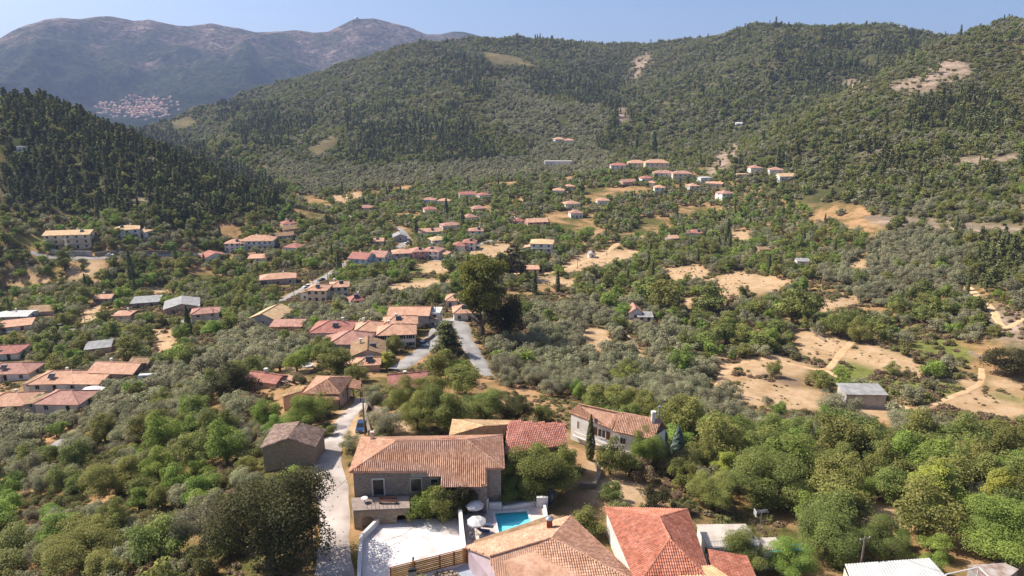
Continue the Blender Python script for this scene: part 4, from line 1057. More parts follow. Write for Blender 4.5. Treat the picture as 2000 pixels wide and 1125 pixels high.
wall_run('low_wall', 'raised white wall block at the far right pool corner', [(1048,970.5),(1070,970.5)], -1, 1.9, .5, M_WHITE)
wall_run('low_wall', 'white wall running down the right side of the pool', [(1062,978),(1066,1000),(1070,1030)], -1, .9, .4, M_WHITE)
pc = [P(*s, .3) for s in ((967,1002.5),(1028,998.5),(1038,1022),(975,1042))]
dk = [P(*s, .3) for s in ((902,970),(950,980),(1048,976),(1066,985),(1074,1040),(1060,1060),(912,1072))]
def ring_sheet(name, outer, inner, z0, z1, m, label=None):
    me = bpy.data.meshes.new(name); bm = bmesh.new()
    def loop(pts, z): return [bm.verts.new((p.x, p.y, z)) for p in pts]
    o1, i1 = loop(outer, z1), loop(inner, z1)
    eds = [bm.edges.new((o1[k], o1[(k + 1) % len(o1)])) for k in range(len(o1))] + [bm.edges.new((i1[k], i1[(k + 1) % len(i1)])) for k in range(len(i1))]
    bmesh.ops.triangle_fill(bm, use_beauty=True, edges=eds)
    o0, i0 = loop(outer, z0), loop(inner, z0)
    for a_, b_ in ((o1, o0), (i1, i0)):
        for k in range(len(a_)):
            bm.faces.new((a_[k], a_[(k + 1) % len(a_)], b_[(k + 1) % len(a_)], b_[k]))
    bmesh.ops.recalc_face_normals(bm, faces=bm.faces)
    bm.to_mesh(me); bm.free(); me.materials.append(m)
    return tag(link(name, me), label, kind='structure')
ctr = sum(pc, Vector()) / 4
grow = lambda k: [ctr + (p - ctr) * k for p in pc]
ring_sheet('pool_deck', dk, grow(1.16), -1, .3, mat('deck_stone', rgb('e0cfc3'), rgb('cdb9ac'), .8, bump=.2))
pool = thing('swimming_pool', 'small turquoise swimming pool with white coping', 'pool', (ctr.x, ctr.y, 0))
LANDMARK.append(('the swimming pool', ctr.x, ctr.y))
b = MB(); go, gi = [local(pool, p) for p in grow(1.17)], [local(pool, p) for p in grow(1.0)]
for k in range(4):
    j = (k + 1) % 4; u_ = Vector((0, 0, .06)); dn = Vector((0, 0, -.4))
    b.face([go[k] + u_, go[j] + u_, gi[j] + u_, gi[k] + u_]); b.face([go[k] + dn, go[j] + dn, go[j] + u_, go[k] + u_]); b.face([gi[j] + dn, gi[k] + dn, gi[k] + u_, gi[j] + u_])
b.obj('coping', M_WHITE, pool)
M_BASIN = mat('pool_tile', (.22, .80, .88), (.2, .75, .84), 1.5, rough=.4)
b = MB(); fl = [Vector((p.x, p.y, -.42)) for p in gi]
b.face(fl)
for k in range(4):
    j = (k + 1) % 4; b.face([gi[k], gi[j], fl[j], fl[k]])
b.obj('basin', M_BASIN, pool)
b = MB(); c4 = [gi[3].lerp(gi[0], .02), gi[3].lerp(gi[0], .55), gi[2].lerp(gi[1], .55), gi[2].lerp(gi[1], .02)]
c4[0] = c4[0].lerp(c4[3], .14); c4[1] = c4[1].lerp(c4[2], .14)
b.prism([(p.x, p.y) for p in c4], -.41, -.15); b.obj('bench_step', mat('pool_step', (.45, .88, .92), (.4, .84, .9), 1.5, rough=.4), pool)
m, t_, p_, N, L = nodes('pool_water'); p_.inputs['Base Color'].default_value = (.75, .97, 1, 1); p_.inputs['Roughness'].default_value = .03
tb_ = N('BsdfTransparent'); tb_.inputs[0].default_value = (.72, .96, 1, 1); gl_ = N('BsdfGlossy'); gl_.inputs['Roughness'].default_value = .03; fr_ = N('Fresnel'); fr_.inputs[0].default_value = 1.33; mx_ = N('MixShader')
nw = N('TexNoise'); nw.inputs['Scale'].default_value = 3; bw = N('Bump'); bw.inputs['Strength'].default_value = .15; bw.inputs['Distance'].default_value = .05; L(nw.outputs['Fac'], bw.inputs['Height']); L(bw.outputs[0], gl_.inputs['Normal'])
L(fr_.outputs[0], mx_.inputs[0]); L(tb_.outputs[0], mx_.inputs[1]); L(gl_.outputs[0], mx_.inputs[2]); L(mx_.outputs[0], t_.nodes['Material Output'].inputs[0])
b = MB(); b.face([Vector((p.x * .999, p.y * .999, .16)) for p in gi][::-1]); b.obj('water', m, pool)
M_CANOPY = mat('white_canvas', rgb('e2ddd8'), rgb('d0c9c2'), .8)
def umbrella(label, u, v, rz):
    q = P(u, v, 2.55); t = thing('parasol', label, 'parasol', (q.x, q.y, .3), rz, 'white parasols by the pool')
    b = MB(); n = 8; R_ = 1.36
    for k in range(n):
        a0, a1 = 6.2832 * k / n, 6.2832 * (k + 1) / n
        for (r0_, z0_), (r1_, z1_) in (((0.02, 2.75), (R_ * .55, 2.5)), ((R_ * .55, 2.5), (R_, 2.12)), ((R_, 2.12), (R_ * 1.01, 1.9))):
            am = (a0 + a1) / 2; sg = .94
            b.face([(r0_ * math.cos(a0), r0_ * math.sin(a0), z0_), (r0_ * sg * math.cos(am), r0_ * sg * math.sin(am), z0_ - .02), (r1_ * sg * math.cos(am), r1_ * sg * math.sin(am), z1_ - .03), (r1_ * math.cos(a0), r1_ * math.sin(a0), z1_)])
            b.face([(r0_ * sg * math.cos(am), r0_ * sg * math.sin(am), z0_ - .02), (r0_ * math.cos(a1), r0_ * math.sin(a1), z0_), (r1_ * math.cos(a1), r1_ * math.sin(a1), z1_), (r1_ * sg * math.cos(am), r1_ * sg * math.sin(am), z1_ - .03)])
    b.obj('canopy', M_CANOPY, t)
    b = MB(); b.tube((0, 0, 0), (0, 0, 2.9), .035); b.obj('pole', M_METAL, t)
    b = MB(); b.lathe([(0, .12), (.3, .1), (.34, 0)]); b.obj('base', M_CONC, t)
    for k in range(n):
        a = 6.2832 * k / n; b = MB(); b.tube((0, 0, 2.7), (R_ * math.cos(a), R_ * math.sin(a), 2.1), .014, n=4); b.obj('rib', M_METAL, t)
umbrella('white octagonal parasol in the far corner of the pool wall', 927, 984, .2)
umbrella('white octagonal parasol nearer the villa, left of the pool', 931, 1016, .5)
def lounger(label, u, v, rz, m):
    t = thing('sun_lounger', label, 'sun lounger', P(u, v, .3), rz, 'sun loungers by the pool')
    b = MB(); b.box((0, -.3, .34), (.65, 1.3, .08)); b.obj('seat', m, t)
    b = MB(); b.box((0, .62, .55), (.65, .75, .08), rx=RAD(38)); b.obj('backrest', m, t)
    for sx in (-1, 1):
        for sy in (-.85, .3): b = MB(); b.box((sx * .28, sy, .15), (.05, .05, .3)); b.obj('leg', M_WHITE, t)
M_NAVY = mat('navy_canvas', rgb('4f607f'), rgb('435370'), 1)
lounger('navy sun lounger beside the veranda edge left of the pool', 944, 1040, RAD(80), M_NAVY)
lounger('navy sun lounger shaded by the nearer parasol', 947, 1027, RAD(80), M_NAVY)
lounger('grey sun lounger between the two parasols', 938, 1003, RAD(70), mat('grey_canvas', rgb('7d7a80'), rgb('6c6970'), 1))
def chair(label, u, v, rz):
    t = thing('folding_chair', label, 'chair', P(u, v, .3), rz, 'chairs along the pool wall')
    b = MB(); b.box((0, 0, .44), (.48, .46, .04)); b.obj('seat', M_WHITE, t)
    b = MB(); b.box((0, .24, .74), (.48, .04, .5)); b.obj('backrest', M_WHITE, t)
    for sx in (-1, 1):
        for sy in (-.2, .2): b = MB(); b.tube((sx * .21, sy, 0), (sx * .21, sy, .43), .02, n=5); b.obj('leg', M_DARK, t)
chair('white chair under the nearer parasol by the pool wall', 919, 1037, 1.2); chair('white chair next to the wall, middle of the chair row', 919.5, 1045, 1.5); chair('white chair nearest the villa eave by the pool wall', 921, 1053, 1.3); chair('white chair between the parasols by the pool wall', 917, 1003, .8)
sp = thing('solar_panel', 'dark solar water panel leaning at the right pool corner', 'solar panel', P(1073, 985, .3), RAD(-50))
b = MB(); b.box((0, 0, 1.2), (1.6, .1, 2.3), rx=RAD(-30)); b.obj('panel', mat('dark_panel', rgb('2c2b33'), rgb('22222a'), 1, rough=.3, spec=.5), sp)
for s in (-1, 1): b = MB(); b.tube((s * .7, .1, 0), (s * .7, .9, 2.0), .04); b.obj('strut', M_METAL, sp)
# timber fence of boards
fa, fb = P(762, 1109, 2.2), P(911, 1071, 2.2)
fn = thing('timber_fence', 'timber board fence of four panels along the white yard', 'fence', (fa.x, fa.y, 0))
fd = local(fn, fb); fd.z = 0; FL = fd.length; fang = math.atan2(fd.y, fd.x); fd.normalize()
M_PLANK = [mat('fence_board', rgb('c79a62'), rgb('b0824d'), 2.5, objvar=.16), mat('fence_frame', rgb('9c6238'), rgb('84502c'), 2.5)]
posts = [0, .31, .64, .83, 1.0]
pb = MB(); pb.box((.5, 0, 0), (1, .03, .25)); pme = pb.mesh('board', M_PLANK[0])
for i in range(4):
    s0_, s1_ = posts[i] * FL + .08, posts[i + 1] * FL - .08
    for k in range(7):
        o = link('board', pme, fn, fd * s0_ + Vector((0, 0, .24 + k * .285)) + Vector((0, rnd.uniform(-.012, .012), 0)), fang); o.scale = (s1_ - s0_, 1, 1)
for s in posts:
    b = MB(); b.box(fd * (s * FL) + Vector((0, 0, .9)), (.15, .15, 2.6), fang); b.obj('post', M_PLANK[1], fn)
b = MB(); b.box(fd * (FL / 2) + Vector((0, 0, 2.23)), (FL + .2, .17, .06), fang); b.obj('top_rail', M_PLANK[1], fn)
LANDMARK.append(('the timber fence', fa.x + 5, fa.y))
b = MB(); b.prism([(p.x, p.y) for p in (P(912, 1101, 0), P(975, 1125, 0), P(985, 1160, 0), P(760, 1170, 0), P(765, 1140, 0))], -.8, .02); tag(b.obj('courtyard', mat('blue_grey_screed', rgb('b4b9c2'), rgb('9da3ad'), .5)), kind='structure')
bb = thing('barbecue', 'masonry barbecue with grey hood and black flue before the timber fence', 'barbecue', P(805, 1124, 0), .25)
b = MB(); b.box((0, 0, .35), (1.1, .8, .9)); b.obj('plinth', M_CONC, bb); b = MB(); b.box((0, 0, .98), (1.0, .74, .36)); b.obj('firebox', M_DARK, bb)
b = MB(); q0 = [(-.5, -.37, 1.16), (.5, -.37, 1.16), (.5, .37, 1.16), (-.5, .37, 1.16)]; q1 = [(.02, -.12, 1.85), (.3, -.12, 1.85), (.3, .12, 1.85), (.02, .12, 1.85)]
for k in range(4): b.face([q0[k], q0[(k + 1) % 4], q1[(k + 1) % 4], q1[k]])
b.obj('hood', M_METAL, bb); b = MB(); b.tube((.16, 0, 1.8), (.24, 0, 2.7), .12); b.obj('flue', M_DARK, bb)
rs = MB()
for k in range(46):
    q = P(rnd.uniform(845, 900), rnd.uniform(1118, 1135), .1); rs.box((q.x, q.y, .12 + rnd.random() * .25), (rnd.uniform(.2, .5), rnd.uniform(.2, .4), rnd.uniform(.12, .3)), rnd.random() * 3, rx=rnd.random() * .4)
tag(rs.obj('rubble_pile', WALL['stone2']), 'pile of pale rubble stones on the courtyard beside the fence', 'rubble', kind='stuff')

# ------------------------------------------------------------ vehicles
def car(label, u, v, rz, paint, name='parked_car', length=4.2, van=False, loc=None):
    g = loc or hit(u, v); t = thing(name, label, 'van' if van else 'car', g + Vector((0, 0, .12)), rz)
    w = 1.76; l = length
    prof = [(-l/2,.35),(-l/2,.75),(-l*.42,.92),(-l*.2,.98),(l*.36,1.0),(l*.49,.95),(l/2,.6),(l/2,.35)] if not van else [(-l/2,.4),(-l/2,1.1),(-l*.46,2.3),(-l*.4,2.45),(l*.46,2.45),(l/2,2.2),(l/2,.4)]
    b = MB(); n = len(prof)
    ins = lambda z: w / 2 - max(0, z - .7) * .1
    for k in range(n):
        (y0_, z0_), (y1_, z1_) = prof[k], prof[(k + 1) % n]
        b.face([(-ins(z0_), y0_, z0_), (ins(z0_), y0_, z0_), (ins(z1_), y1_, z1_), (-ins(z1_), y1_, z1_)])
    for s in (-1, 1): b.face([(s * ins(z), y, z) for y, z in prof][::s])
    b.obj('body', paint, t)
    if not van:
        b = MB(); lo = [(-.74, -l*.24, .97), (.74, -l*.24, .97), (.74, l*.42, .99), (-.74, l*.42, .99)]; hi = [(-.6, -l*.08, 1.45), (.6, -l*.08, 1.45), (.6, l*.3, 1.45), (-.6, l*.3, 1.45)]
        for k in range(4): b.face([lo[k], lo[(k + 1) % 4], hi[(k + 1) % 4], hi[k]])
        b.obj('windows', M_GLASS, t); b = MB(); b.box((0, l * .11, 1.47), (1.22, l * .39, .05)); b.obj('roof', paint, t)
    else:
        for s in (-1, 1): b = MB(); b.box((s * (w / 2 - .12), 0, 1.75), (.06, l * .5, .5)); b.obj('window', M_GLASS, t)
        b = MB(); b.box((0, -l / 2 + .06, 1.6), (1.2, .06, .6)); b.obj('window', M_GLASS, t)
    for sx in (-1, 1):
        for sy in (-.31, .31):
            b = MB(); b.tube((sx * (w / 2 - .2), l * sy, .32), (sx * (w / 2 + .01), l * sy, .32), .32, n=14); wh = b.obj('wheel', M_DARK, t); b = MB(); b.tube((sx * (w / 2), l * sy, .32), (sx * (w / 2 + .02), l * sy, .32), .19, n=10); b.obj('rim', M_METAL, wh)
        b = MB(); b.box((sx * .62, -l / 2, .68), (.3, .06, .14)); b.obj('headlight', M_FRAME, t)
    return t
P_BLUE = mat('paint_blue', rgb('34496b'), rgb('2b3d5c'), .5, rough=.25, spec=.6); P_WHT = mat('paint_white', rgb('e9e7e3'), rgb('dcd9d4'), .5, rough=.3, spec=.5); P_BLK = mat('paint_dark', rgb('2e3238'), rgb('24272c'), .5, rough=.25, spec=.6); P_SIL = mat('paint_silver', rgb('a9adb2'), rgb('979ba0'), .5, rough=.3, spec=.6)
car('dark blue car parked at the lane end beside a wooden pole', 706, 840, RAD(6), P_BLUE)
car('dark car parked by the long grey building on the street', 862, 645, RAD(70), P_BLK)
car('white camper van parked among olive trees right of the long tan roofs', 294, 746, RAD(98), P_WHT, 'camper_van', 6.4, True)
car('small silver car in the shade beside the cream hipped house', 826, 676, RAD(40), P_SIL)
car('white car on the open road apron by the ruined pale gable', 796, 476, RAD(-50), P_WHT)
car('grey car on the parking strip below the three storey house', 1000, 530, RAD(80), P_SIL)

for u_, v_, a_, p_, l_ in ((208,638,80,P_WHT,'white car on the lower valley road'),(330,632,95,P_SIL,'silver car on the lower valley road near the farm shed'),(20,655,60,P_BLUE,'blue car below the white vaulted store'),(120,640,85,P_SIL,'silver car left on the lower valley road'),
        (600,562,-50,P_WHT,'white car on the pale road bend'),(628,549,-40,P_BLK,'dark car at the top of the pale road bend'),(540,600,-60,P_SIL,'silver car beside the large tan barn'),
        (700,528,20,P_BLK,'dark car under the big red roofed house'),(870,512,70,P_WHT,'white car beside the straw field house'),(1060,508,60,P_SIL,'silver car at the three storey block'),(215,500,88,P_WHT,'white car below the villa on the upper road'),(470,494,88,P_BLK,'dark car before the long white hotel'),(510,493,88,P_WHT,'white car before the long white hotel')): car(l_, u_, v_, RAD(a_), p_)
# ------------------------------------------------------------ poles and cables
POLES = {}
def pole(key, label, base, h, arm=None, lamp=False):
    t = thing('utility_pole', label, 'pole', base, 0, 'wooden utility poles')
    b = MB(); b.tube((0, 0, -1), (0, 0, h), .17, .12, 8); b.obj('shaft', M_POLE, t)
    if arm is not None:
        b = MB(); b.box((0, 0, h - .35), (1.7, .1, .1), arm); b.obj('crossarm', M_POLE, t)
        for s in (-1, 0, 1): b = MB(); b.lathe([(.04, 0), (.07, .06), (.05, .16), (0, .18)], 8, (s * .75 * math.cos(arm), s * .75 * math.sin(arm), h - .3)); b.obj('insulator', M_WHITE, t)
    if lamp:
        b = MB(); b.tube((0, 0, h - .6), (1.3, -.3, h - .2), .04); b.tube((1.3, -.3, h - .2), (1.3, -.3, h - 3.0), .03); b.tube((1.3, -.3, h - 3.0), (0, 0, h - 3.1), .03); b.obj('bracket', M_METAL, t)
    POLES[key] = Vector(base) + Vector((0, 0, h - .2))
q = P(603, 980, 8.2); pole('near', 'tall pale pole with metal bracket in front of the big dark tree', (q.x, q.y, gz(q.x, q.y)), 8.2 - gz(q.x, q.y), None, True)
q = P(1690, 1048, 3.6); pole('right', 'dark wooden pole in front of the white corrugated roof', (q.x, q.y, gz(q.x, q.y)), 3.6 - gz(q.x, q.y), .3)
for key, u, v, h, lab in (('car', 713, 850, 7.0, 'wooden pole right beside the dark blue car'), ('street', 884, 682, 8.5, 'wooden pole on the street before the long grey building'), ('left', 398, 757, 8.5, 'thin wooden pole among olives left of the very dark tree'),
        ('cross', 168, 640, 7.5, 'wooden pole beside the left valley road'), ('lane2', 86, 884, 6.5, 'dark pole beside the asphalt patch on the olive slope'), ('lane3', 12, 880, 6.5, 'leftmost dark pole on the olive slope'), ('olv', 658, 656, 7.5, 'wooden pole behind the red hipped house'), ('shop', 851, 634, 8, 'wooden pole at the white annex of the long grey building')):
    g = hit(u, v); pole(key, lab, g, h, .4 if h > 7 else None)
for nm_, px_ in (('upper valley road', [(60,500),(130,508),(215,508),(300,504),(385,500),(470,494)]), ('lower valley road', [(90,655),(150,648),(215,640),(285,632),(350,634),(420,638)]), ('road bend', [(535,602),(575,582),(612,562),(640,546),(672,524),(715,502)]), ('valley track', [(985,540),(1060,540),(1128,524),(1185,500),(1240,472)])):
    pv_ = None
    for i_, (u_, v_) in enumerate(px_):
        key_ = nm_ + str(i_); g = hit(u_, v_); pole(key_, 'wooden pole beside the %s, %s' % (nm_, ['leftmost', 'second from left', 'third from left', 'fourth from left', 'fifth from left', 'sixth from left'][i_]), g, 7.5, .3)
ROADLINES = [('upper valley road', 6), ('lower valley road', 6), ('road bend', 6), ('valley track', 5)]
def cable(label, a, c, sag):
    n = 14; b = MB(); pr = None
    for k in range(n + 1):
        s = k / n; q = a.lerp(c, s) - Vector((0, 0, 4 * sag * s * (1 - s)))
        if pr is not None: b.tube(pr, q, .022, n=4, caps=False)
        pr = q
    tag(b.obj('overhead_cable', M_DARK), label, 'cable')
cable('thin cable from the bracket pole to the long stone house', POLES['near'], P(688, 925, 6.6), .6)
cable('cable strung from the stone house corner to the pole by the blue car', P(684, 922, 6.8), POLES['car'], .8)
cable('cable between the street pole and the annex pole', POLES['street'], POLES['shop'], .7)
cable('cable from the right wooden pole across the white corrugated roof', POLES['right'], P(1850, 1120, .7), .5)
for nm_, k_ in ROADLINES:
    for i_ in range(k_ - 1): cable('thin cable along the %s, span %s' % (nm_, ['one', 'two', 'three', 'four', 'five'][i_]), POLES[nm_ + str(i_)], POLES[nm_ + str(i_ + 1)], .7)
ha, hb = hit(1395, 384), hit(1999, 446)
cable('long cable crossing the foot of the right hillside', ha + Vector((0, 0, 9)), hb + Vector((0, 0, 9)), 4)
# wire mesh enclosures and garden walls
def mesh_fence(label, px, h):
    q = [hit(u, v) for u, v in px]; t = thing('wire_fence', label, 'fence', q[0])
    for i in range(len(q) - 1):
        a_, c_ = local(t, q[i]), local(t, q[i + 1]); b = MB()
        n = max(6, int((c_ - a_).length / .25))
        for k in range(n + 1): s = a_.lerp(c_, k / n); b.tube(s, s + Vector((0, 0, h)), .012, n=3, caps=False)
        for k in range(int(h / .25) + 1): b.tube(a_ + Vector((0, 0, k * .25)), c_ + Vector((0, 0, k * .25)), .012, n=3, caps=False)
        tag(b.obj('mesh_panel', M_METAL, t), kind='stuff')
    for p in q: b = MB(); b.tube(local(t, p) - Vector((0, 0, .5)), local(t, p) + Vector((0, 0, h + .2)), .05); b.obj('post', M_METAL, t)
mesh_fence('sagging wire mesh fence in the right garden clearing', [(1815, 1018), (1842, 1022), (1850, 1045), (1868, 1040)], 1.9)
mesh_fence('wire mesh fence below the white house', [(1190, 915), (1212, 917), (1232, 918)], 1.6)
def garden_wall(label, px, h=1.0, th=.5, m=None):
    q = [hit(u, v) for u, v in px]; t = thing('garden_wall', label, 'wall', q[0]); b = MB(); w = []
    for i in range(len(q) - 1):
        n = max(1, int((q[i + 1] - q[i]).length / 2))
        for k in range(n): p = q[i].lerp(q[i + 1], k / n); p.z = gz(p.x, p.y); w.append(local(t, p))
    p = q[-1]; w.append(local(t, p))
    for i in range(len(w) - 1):
        a_, c_ = w[i], w[i + 1]; d = (c_ - a_); L2 = math.hypot(d.x, d.y); mid = (a_ + c_) / 2
        b.box(mid + Vector((0, 0, h / 2 - .3)), (L2 + .05, th * rnd.uniform(.9, 1.1), h + .6 + rnd.uniform(-.12, .12)), math.atan2(d.y, d.x))
    b.obj('wall', m or WALL['stone2'], t)
garden_wall('rubble wall between the lane and the yard behind the stone house', [(722,850),(712,815),(720,795),(760,822),(800,816)], 1.1)
garden_wall('brown retaining wall along the street before the cream hipped house', [(817,676),(840,662),(852,652)], 1.0)
garden_wall('dry stone wall at the foot of the grove below the white house', [(1132,952),(1160,955),(1172,930),(1165,915)], 1.0)
garden_wall('long pale retaining wall below the three storey hotel', [(98,494),(128,500),(180,500)], 2.6, .5, WALL['grey'])
garden_wall('grey retaining wall along the upper valley road', [(186,500),(260,498),(330,496),(372,494)], 2.0, .5, WALL['stone2'])
garden_wall('dry stone boundary wall crossing the tan valley fields', [(1140,530),(1180,528),(1235,508)], .9)
garden_wall('tumbled stone terrace wall beside the sloping straw field', [(1462,652),(1500,660),(1530,650),(1580,645),(1612,668)], 1.0)
garden_wall('white stone wall at the right edge below the scrub slope', [(1890,690),(1940,712),(2000,735)], 1.0)
garden_wall('pale terrace wall across the right hillside', [(1690,428),(1760,432),(1850,444),(1995,458)], 2.2)
# ------------------------------------------------------------ the other houses, nearest first
H = house
H(616,690,668,3.6,11,-4,'hip',2.1,'red','white',(3,1,1),'white house with red hipped roof at the left end of the street cluster', short='the red hipped cluster house', chim=1)
H(656,724,693,3.8,10,-6,'hip',2.4,'rose','lilac',(2,1,1),'lilac house with faded red hipped roof in front of the street cluster', short='the lilac cluster house')
H(690,752,714,3.4,11,6,'gabley',1.7,'brown','grey',(1,1,1),'grey gabled house facing the camera beside the street', short='the grey gabled house', chim=-1)
H(698,742,726,2.3,5,4,'hip',1.0,'tan','tanw',(0,1,0),'low tan hipped shed in front of the grey gabled house', name='shed', cat='shed')
H(698,750,668,4.0,9,3,'hip',2.0,'tan','grey',(2,1,1),'tan hipped house behind the cream house in the cluster', chim=-1)
H(741,812,680,4.8,9,4,'hip',1.9,'tan','white',(4,2,2),'cream two-storey hipped house with dark windows beside the street', short='the cream hipped house', shut='green')
H(752,815,657,4.6,8,4,'hip',1.6,'tan','cream',(3,1,1),'tan roof tucked behind the cream two-storey house')
H(764,842,641,5.0,10,-4,'gablex',1.6,'tan','grey',(0,1,0),'long grey windowless building with tan roof above the street', name='long_building', cat='building', short='the long grey building')
H(843,862,636,4.6,8,-4,'flat',0,'white','white',(1,2,1),'white flat annex at the right end of the long grey building', name='annex', cat='building')
H(886,926,627,3.4,8,6,'hip',1.8,'orange','white',(2,1,1),'small white house with orange hipped roof beside the big pine', short='the small white house by the pine')
H(872,905,600,3.2,8,0,'hip',1.6,'orange','white',(2,1,1),'orange roofed house behind the small white house by the pine', vis=.6)
H(505,560,637,3.0,13,-18,'gabley',2.2,'cream','grey',(1,1,0),'large tan gabled barn above the olive slope', name='barn', cat='barn', short='the large tan barn')
H(536,592,648,2.2,6,-5,'shed',.6,'rose','tanw',(1,1,0),'low pinkish lean-to beside the large tan barn', name='lean_to', cat='shed')
H(606,644,590,5.6,9,12,'hip',1.5,'orange','cream',(3,2,2),'left of the twin cream two-storey houses with orange roofs', short='the twin cream houses', shut=None, balcony=0)
H(647,682,582,5.4,9,12,'hip',1.5,'orange','cream',(3,2,2),'right of the twin cream two-storey houses with orange roofs')
H(684,708,596,2.4,6,20,'hip',1.5,'red','white',(1,1,0),'small bright red roof right of the twin cream houses', chim=1)
H(500,548,757,2.0,5,-25,'gablex',1.0,'red','tanw',(1,1,0),'red tiled shed above the very dark tree', name='shed', cat='shed', short='the red tiled shed', wide=8.5)
H(762,832,776,2.6,8,10,'gablex',1.8,'red','white',(2,1,1),'red roof half buried in trees behind the car', short='the red roof in the trees', vis=.4)
H(193,222,592,2.8,7,-6,'gablex',1.2,'orange','grey',(2,1,1),'grey cottage with orange roof above the left dirt yard')
H(267,310,600,2.6,9,5,'shed',.8,'grey','grey',(2,1,1),'grey shed with flat pale metal roof in the left valley', name='shed', cat='shed', short='the grey metal shed')
H(330,386,612,3.0,14,14,'gabley',1.8,'grey','tanw',(2,1,1),'wide grey gabled farm shed in the left valley', name='farm_shed', cat='shed', short='the grey farm shed')
H(382,427,632,4.8,8,-6,'hip',1.4,'rose','grey',(2,2,1),'two-storey pink roofed house beside the grey farm shed')
H(231,259,628,3.2,7,-4,'hip',1.0,'orange','tanw',(1,1,1),'small orange house beside the left valley road', short='the small orange house')
H(12,60,627,2.6,9,-8,'gablex',.8,'white','white',(2,1,1),'white vaulted store at the left edge of the valley', name='store', cat='building', short='the white vaulted store')
H(8,56,648,2.6,8,-8,'shed',.6,'tan','white',(2,1,1),'tan flat roofed house below the white vaulted store')
H(62,108,616,2.2,8,-4,'shed',.7,'brown','tanw',(1,1,0),'low brown roof right of the white vaulted store', name='shed', cat='shed')
H(-12,40,702,2.6,9,-4,'hip',1.5,'red','white',(2,1,1),'red roof at the left edge above the olive slope')
H(-6,66,742,2.8,9,-12,'hip',2.0,'rose','white',(3,1,1),'faded red hipped house at the left edge', short='the faded red hipped house')
H(88,170,762,2.8,10,-10,'hip',2.1,'tan','white',(3,1,1),'tan hipped bungalow with white terrace on the left slope', short='the tan hipped bungalow')
H(142,200,762,2.4,5,-14,'shed',.8,'tan','white',(2,1,0),'narrow tan lean-to joining the left bungalow and the long roof', name='lean_to', cat='shed')
H(198,276,742,2.8,9,-16,'gablex',1.7,'tan','grey',(3,1,1),'long tan gabled house left of the camper van', short='the long tan gabled house', chim=-1)
H(266,298,728,2.8,7,-16,'gablex',1.4,'brown','grey',(1,1,1),'brown roofed end block beside the camper van')
H(100,172,803,2.8,9,-14,'hip',1.9,'rose','white',(2,1,1),'rose hipped house among olives on the left slope', short='the rose hipped house', vis=.7)
H(-4,64,806,2.8,9,-8,'hip',1.9,'tan','tanw',(2,1,1),'tan hipped house at the lower left edge among olives', vis=.7)
H(178,214,690,2.2,6,10,'shed',.8,'grey','tanw',(1,1,0),'little dark shed with tilted grey roof in the olives', name='shed', cat='shed')
H(1645,1712,796,4.4,6,8,'shed',.5,'grey','grey',(0,1,0),'grey metal shed standing alone beside the straw field', name='shed', cat='shed', short='the lone grey shed')
H(1226,1250,624,3.4,7,0,'gabley',1.8,'rose','white',(1,1,1),'little white chapel-like cottage in the olive grove', name='cottage', short='the cottage in the grove')
H(1245,1272,628,2.2,5,0,'shed',.6,'grey','white',(2,1,0),'pale lean-to beside the cottage in the grove', name='lean_to', cat='shed')
# hotel blocks in the left valley
H(103,140,486,8.4,11,-3,'gablex',1.8,'cream','cream',(3,3,2),'left block of the three storey hotel with cream roof', name='hotel', cat='hotel', short='the three storey hotel', balcony=2)
H(142,182,485,8.4,11,-3,'gablex',1.8,'cream','cream',(3,3,2),'right block of the three storey hotel with cream roof', name='hotel', cat='hotel', balcony=2)
H(233,270,467,6.0,11,4,'hip',1.8,'cream','white',(3,2,2),'white two-storey villa below the dark pine hill', short='the white villa under the pine hill')
H(272,292,463,3.4,8,0,'hip',1.2,'cream','white',(2,1,1),'low white wing right of the villa under the pine hill')
H(398,436,512,3.6,11,10,'gabley',2.2,'red','white',(2,1,1),'white gabled house with red roof by the upper road', short='the red gable by the upper road')
H(446,482,490,5.2,10,-2,'hip',1.8,'tan','white',(4,2,1),'left wing of the long white hotel on the upper road', name='hotel', cat='hotel', short='the long white hotel')
H(480,536,488,6.2,12,-2,'hip',2.6,'tan','white',(6,2,1),'main block of the long white hotel with tan roof', name='hotel', cat='hotel', balcony=1)
H(552,576,446,3.6,9,4,'hip',1.8,'red','white',(2,1,1),'small red hipped house above the brown roofs', short='the brown stepped roofs')
H(549,580,456,3.2,9,10,'gablex',1.8,'brown','tanw',(2,1,1),'brown gabled roof below the small red hipped house')
H(540,572,468,3.0,8,10,'gablex',1.6,'brown','grey',(2,1,1),'lowest of the stepped brown roofs beside the long hotel')
H(562,590,494,3.8,10,0,'hip',1.9,'red','white',(2,1,1),'white cube house with red pyramid roof right of the long hotel')
H(490,522,513,3.0,9,0,'shed',.7,'tan','white',(3,1,1),'flat tan roofed house below the long white hotel')
H(513,576,556,3.4,10,4,'hip',1.8,'tan','grey',(3,1,1),'tan hipped house beside the pale road bend', short='the road bend house')
H(690,728,526,6.4,12,-10,'gablex',2.4,'red','blue',(3,2,2),'left half of the big bright red roofed house', short='the big red roofed house', balcony=1)
H(728,760,522,6.4,12,-10,'gablex',2.4,'rose','white',(2,2,2),'right half of the big red roofed house with faded tiles', balcony=1)
H(767,802,510,5.0,10,6,'hip',1.7,'tan','grey',(2,2,1),'grey house with tan roof between the red and pink houses')
H(803,830,508,5.4,10,6,'hip',1.7,'rose','pink',(2,2,1),'pink walled house with rose roof by the straw field', short='the pink walled house')
H(830,864,506,5.0,11,6,'hip',1.9,'rose','white',(3,2,1),'white house with rose hipped roof and veranda by the straw field', balcony=1)
H(728,750,479,3.0,8,0,'gablex',1.4,'tan','tanw',(1,1,0),'small tan roof among trees behind the big red house')
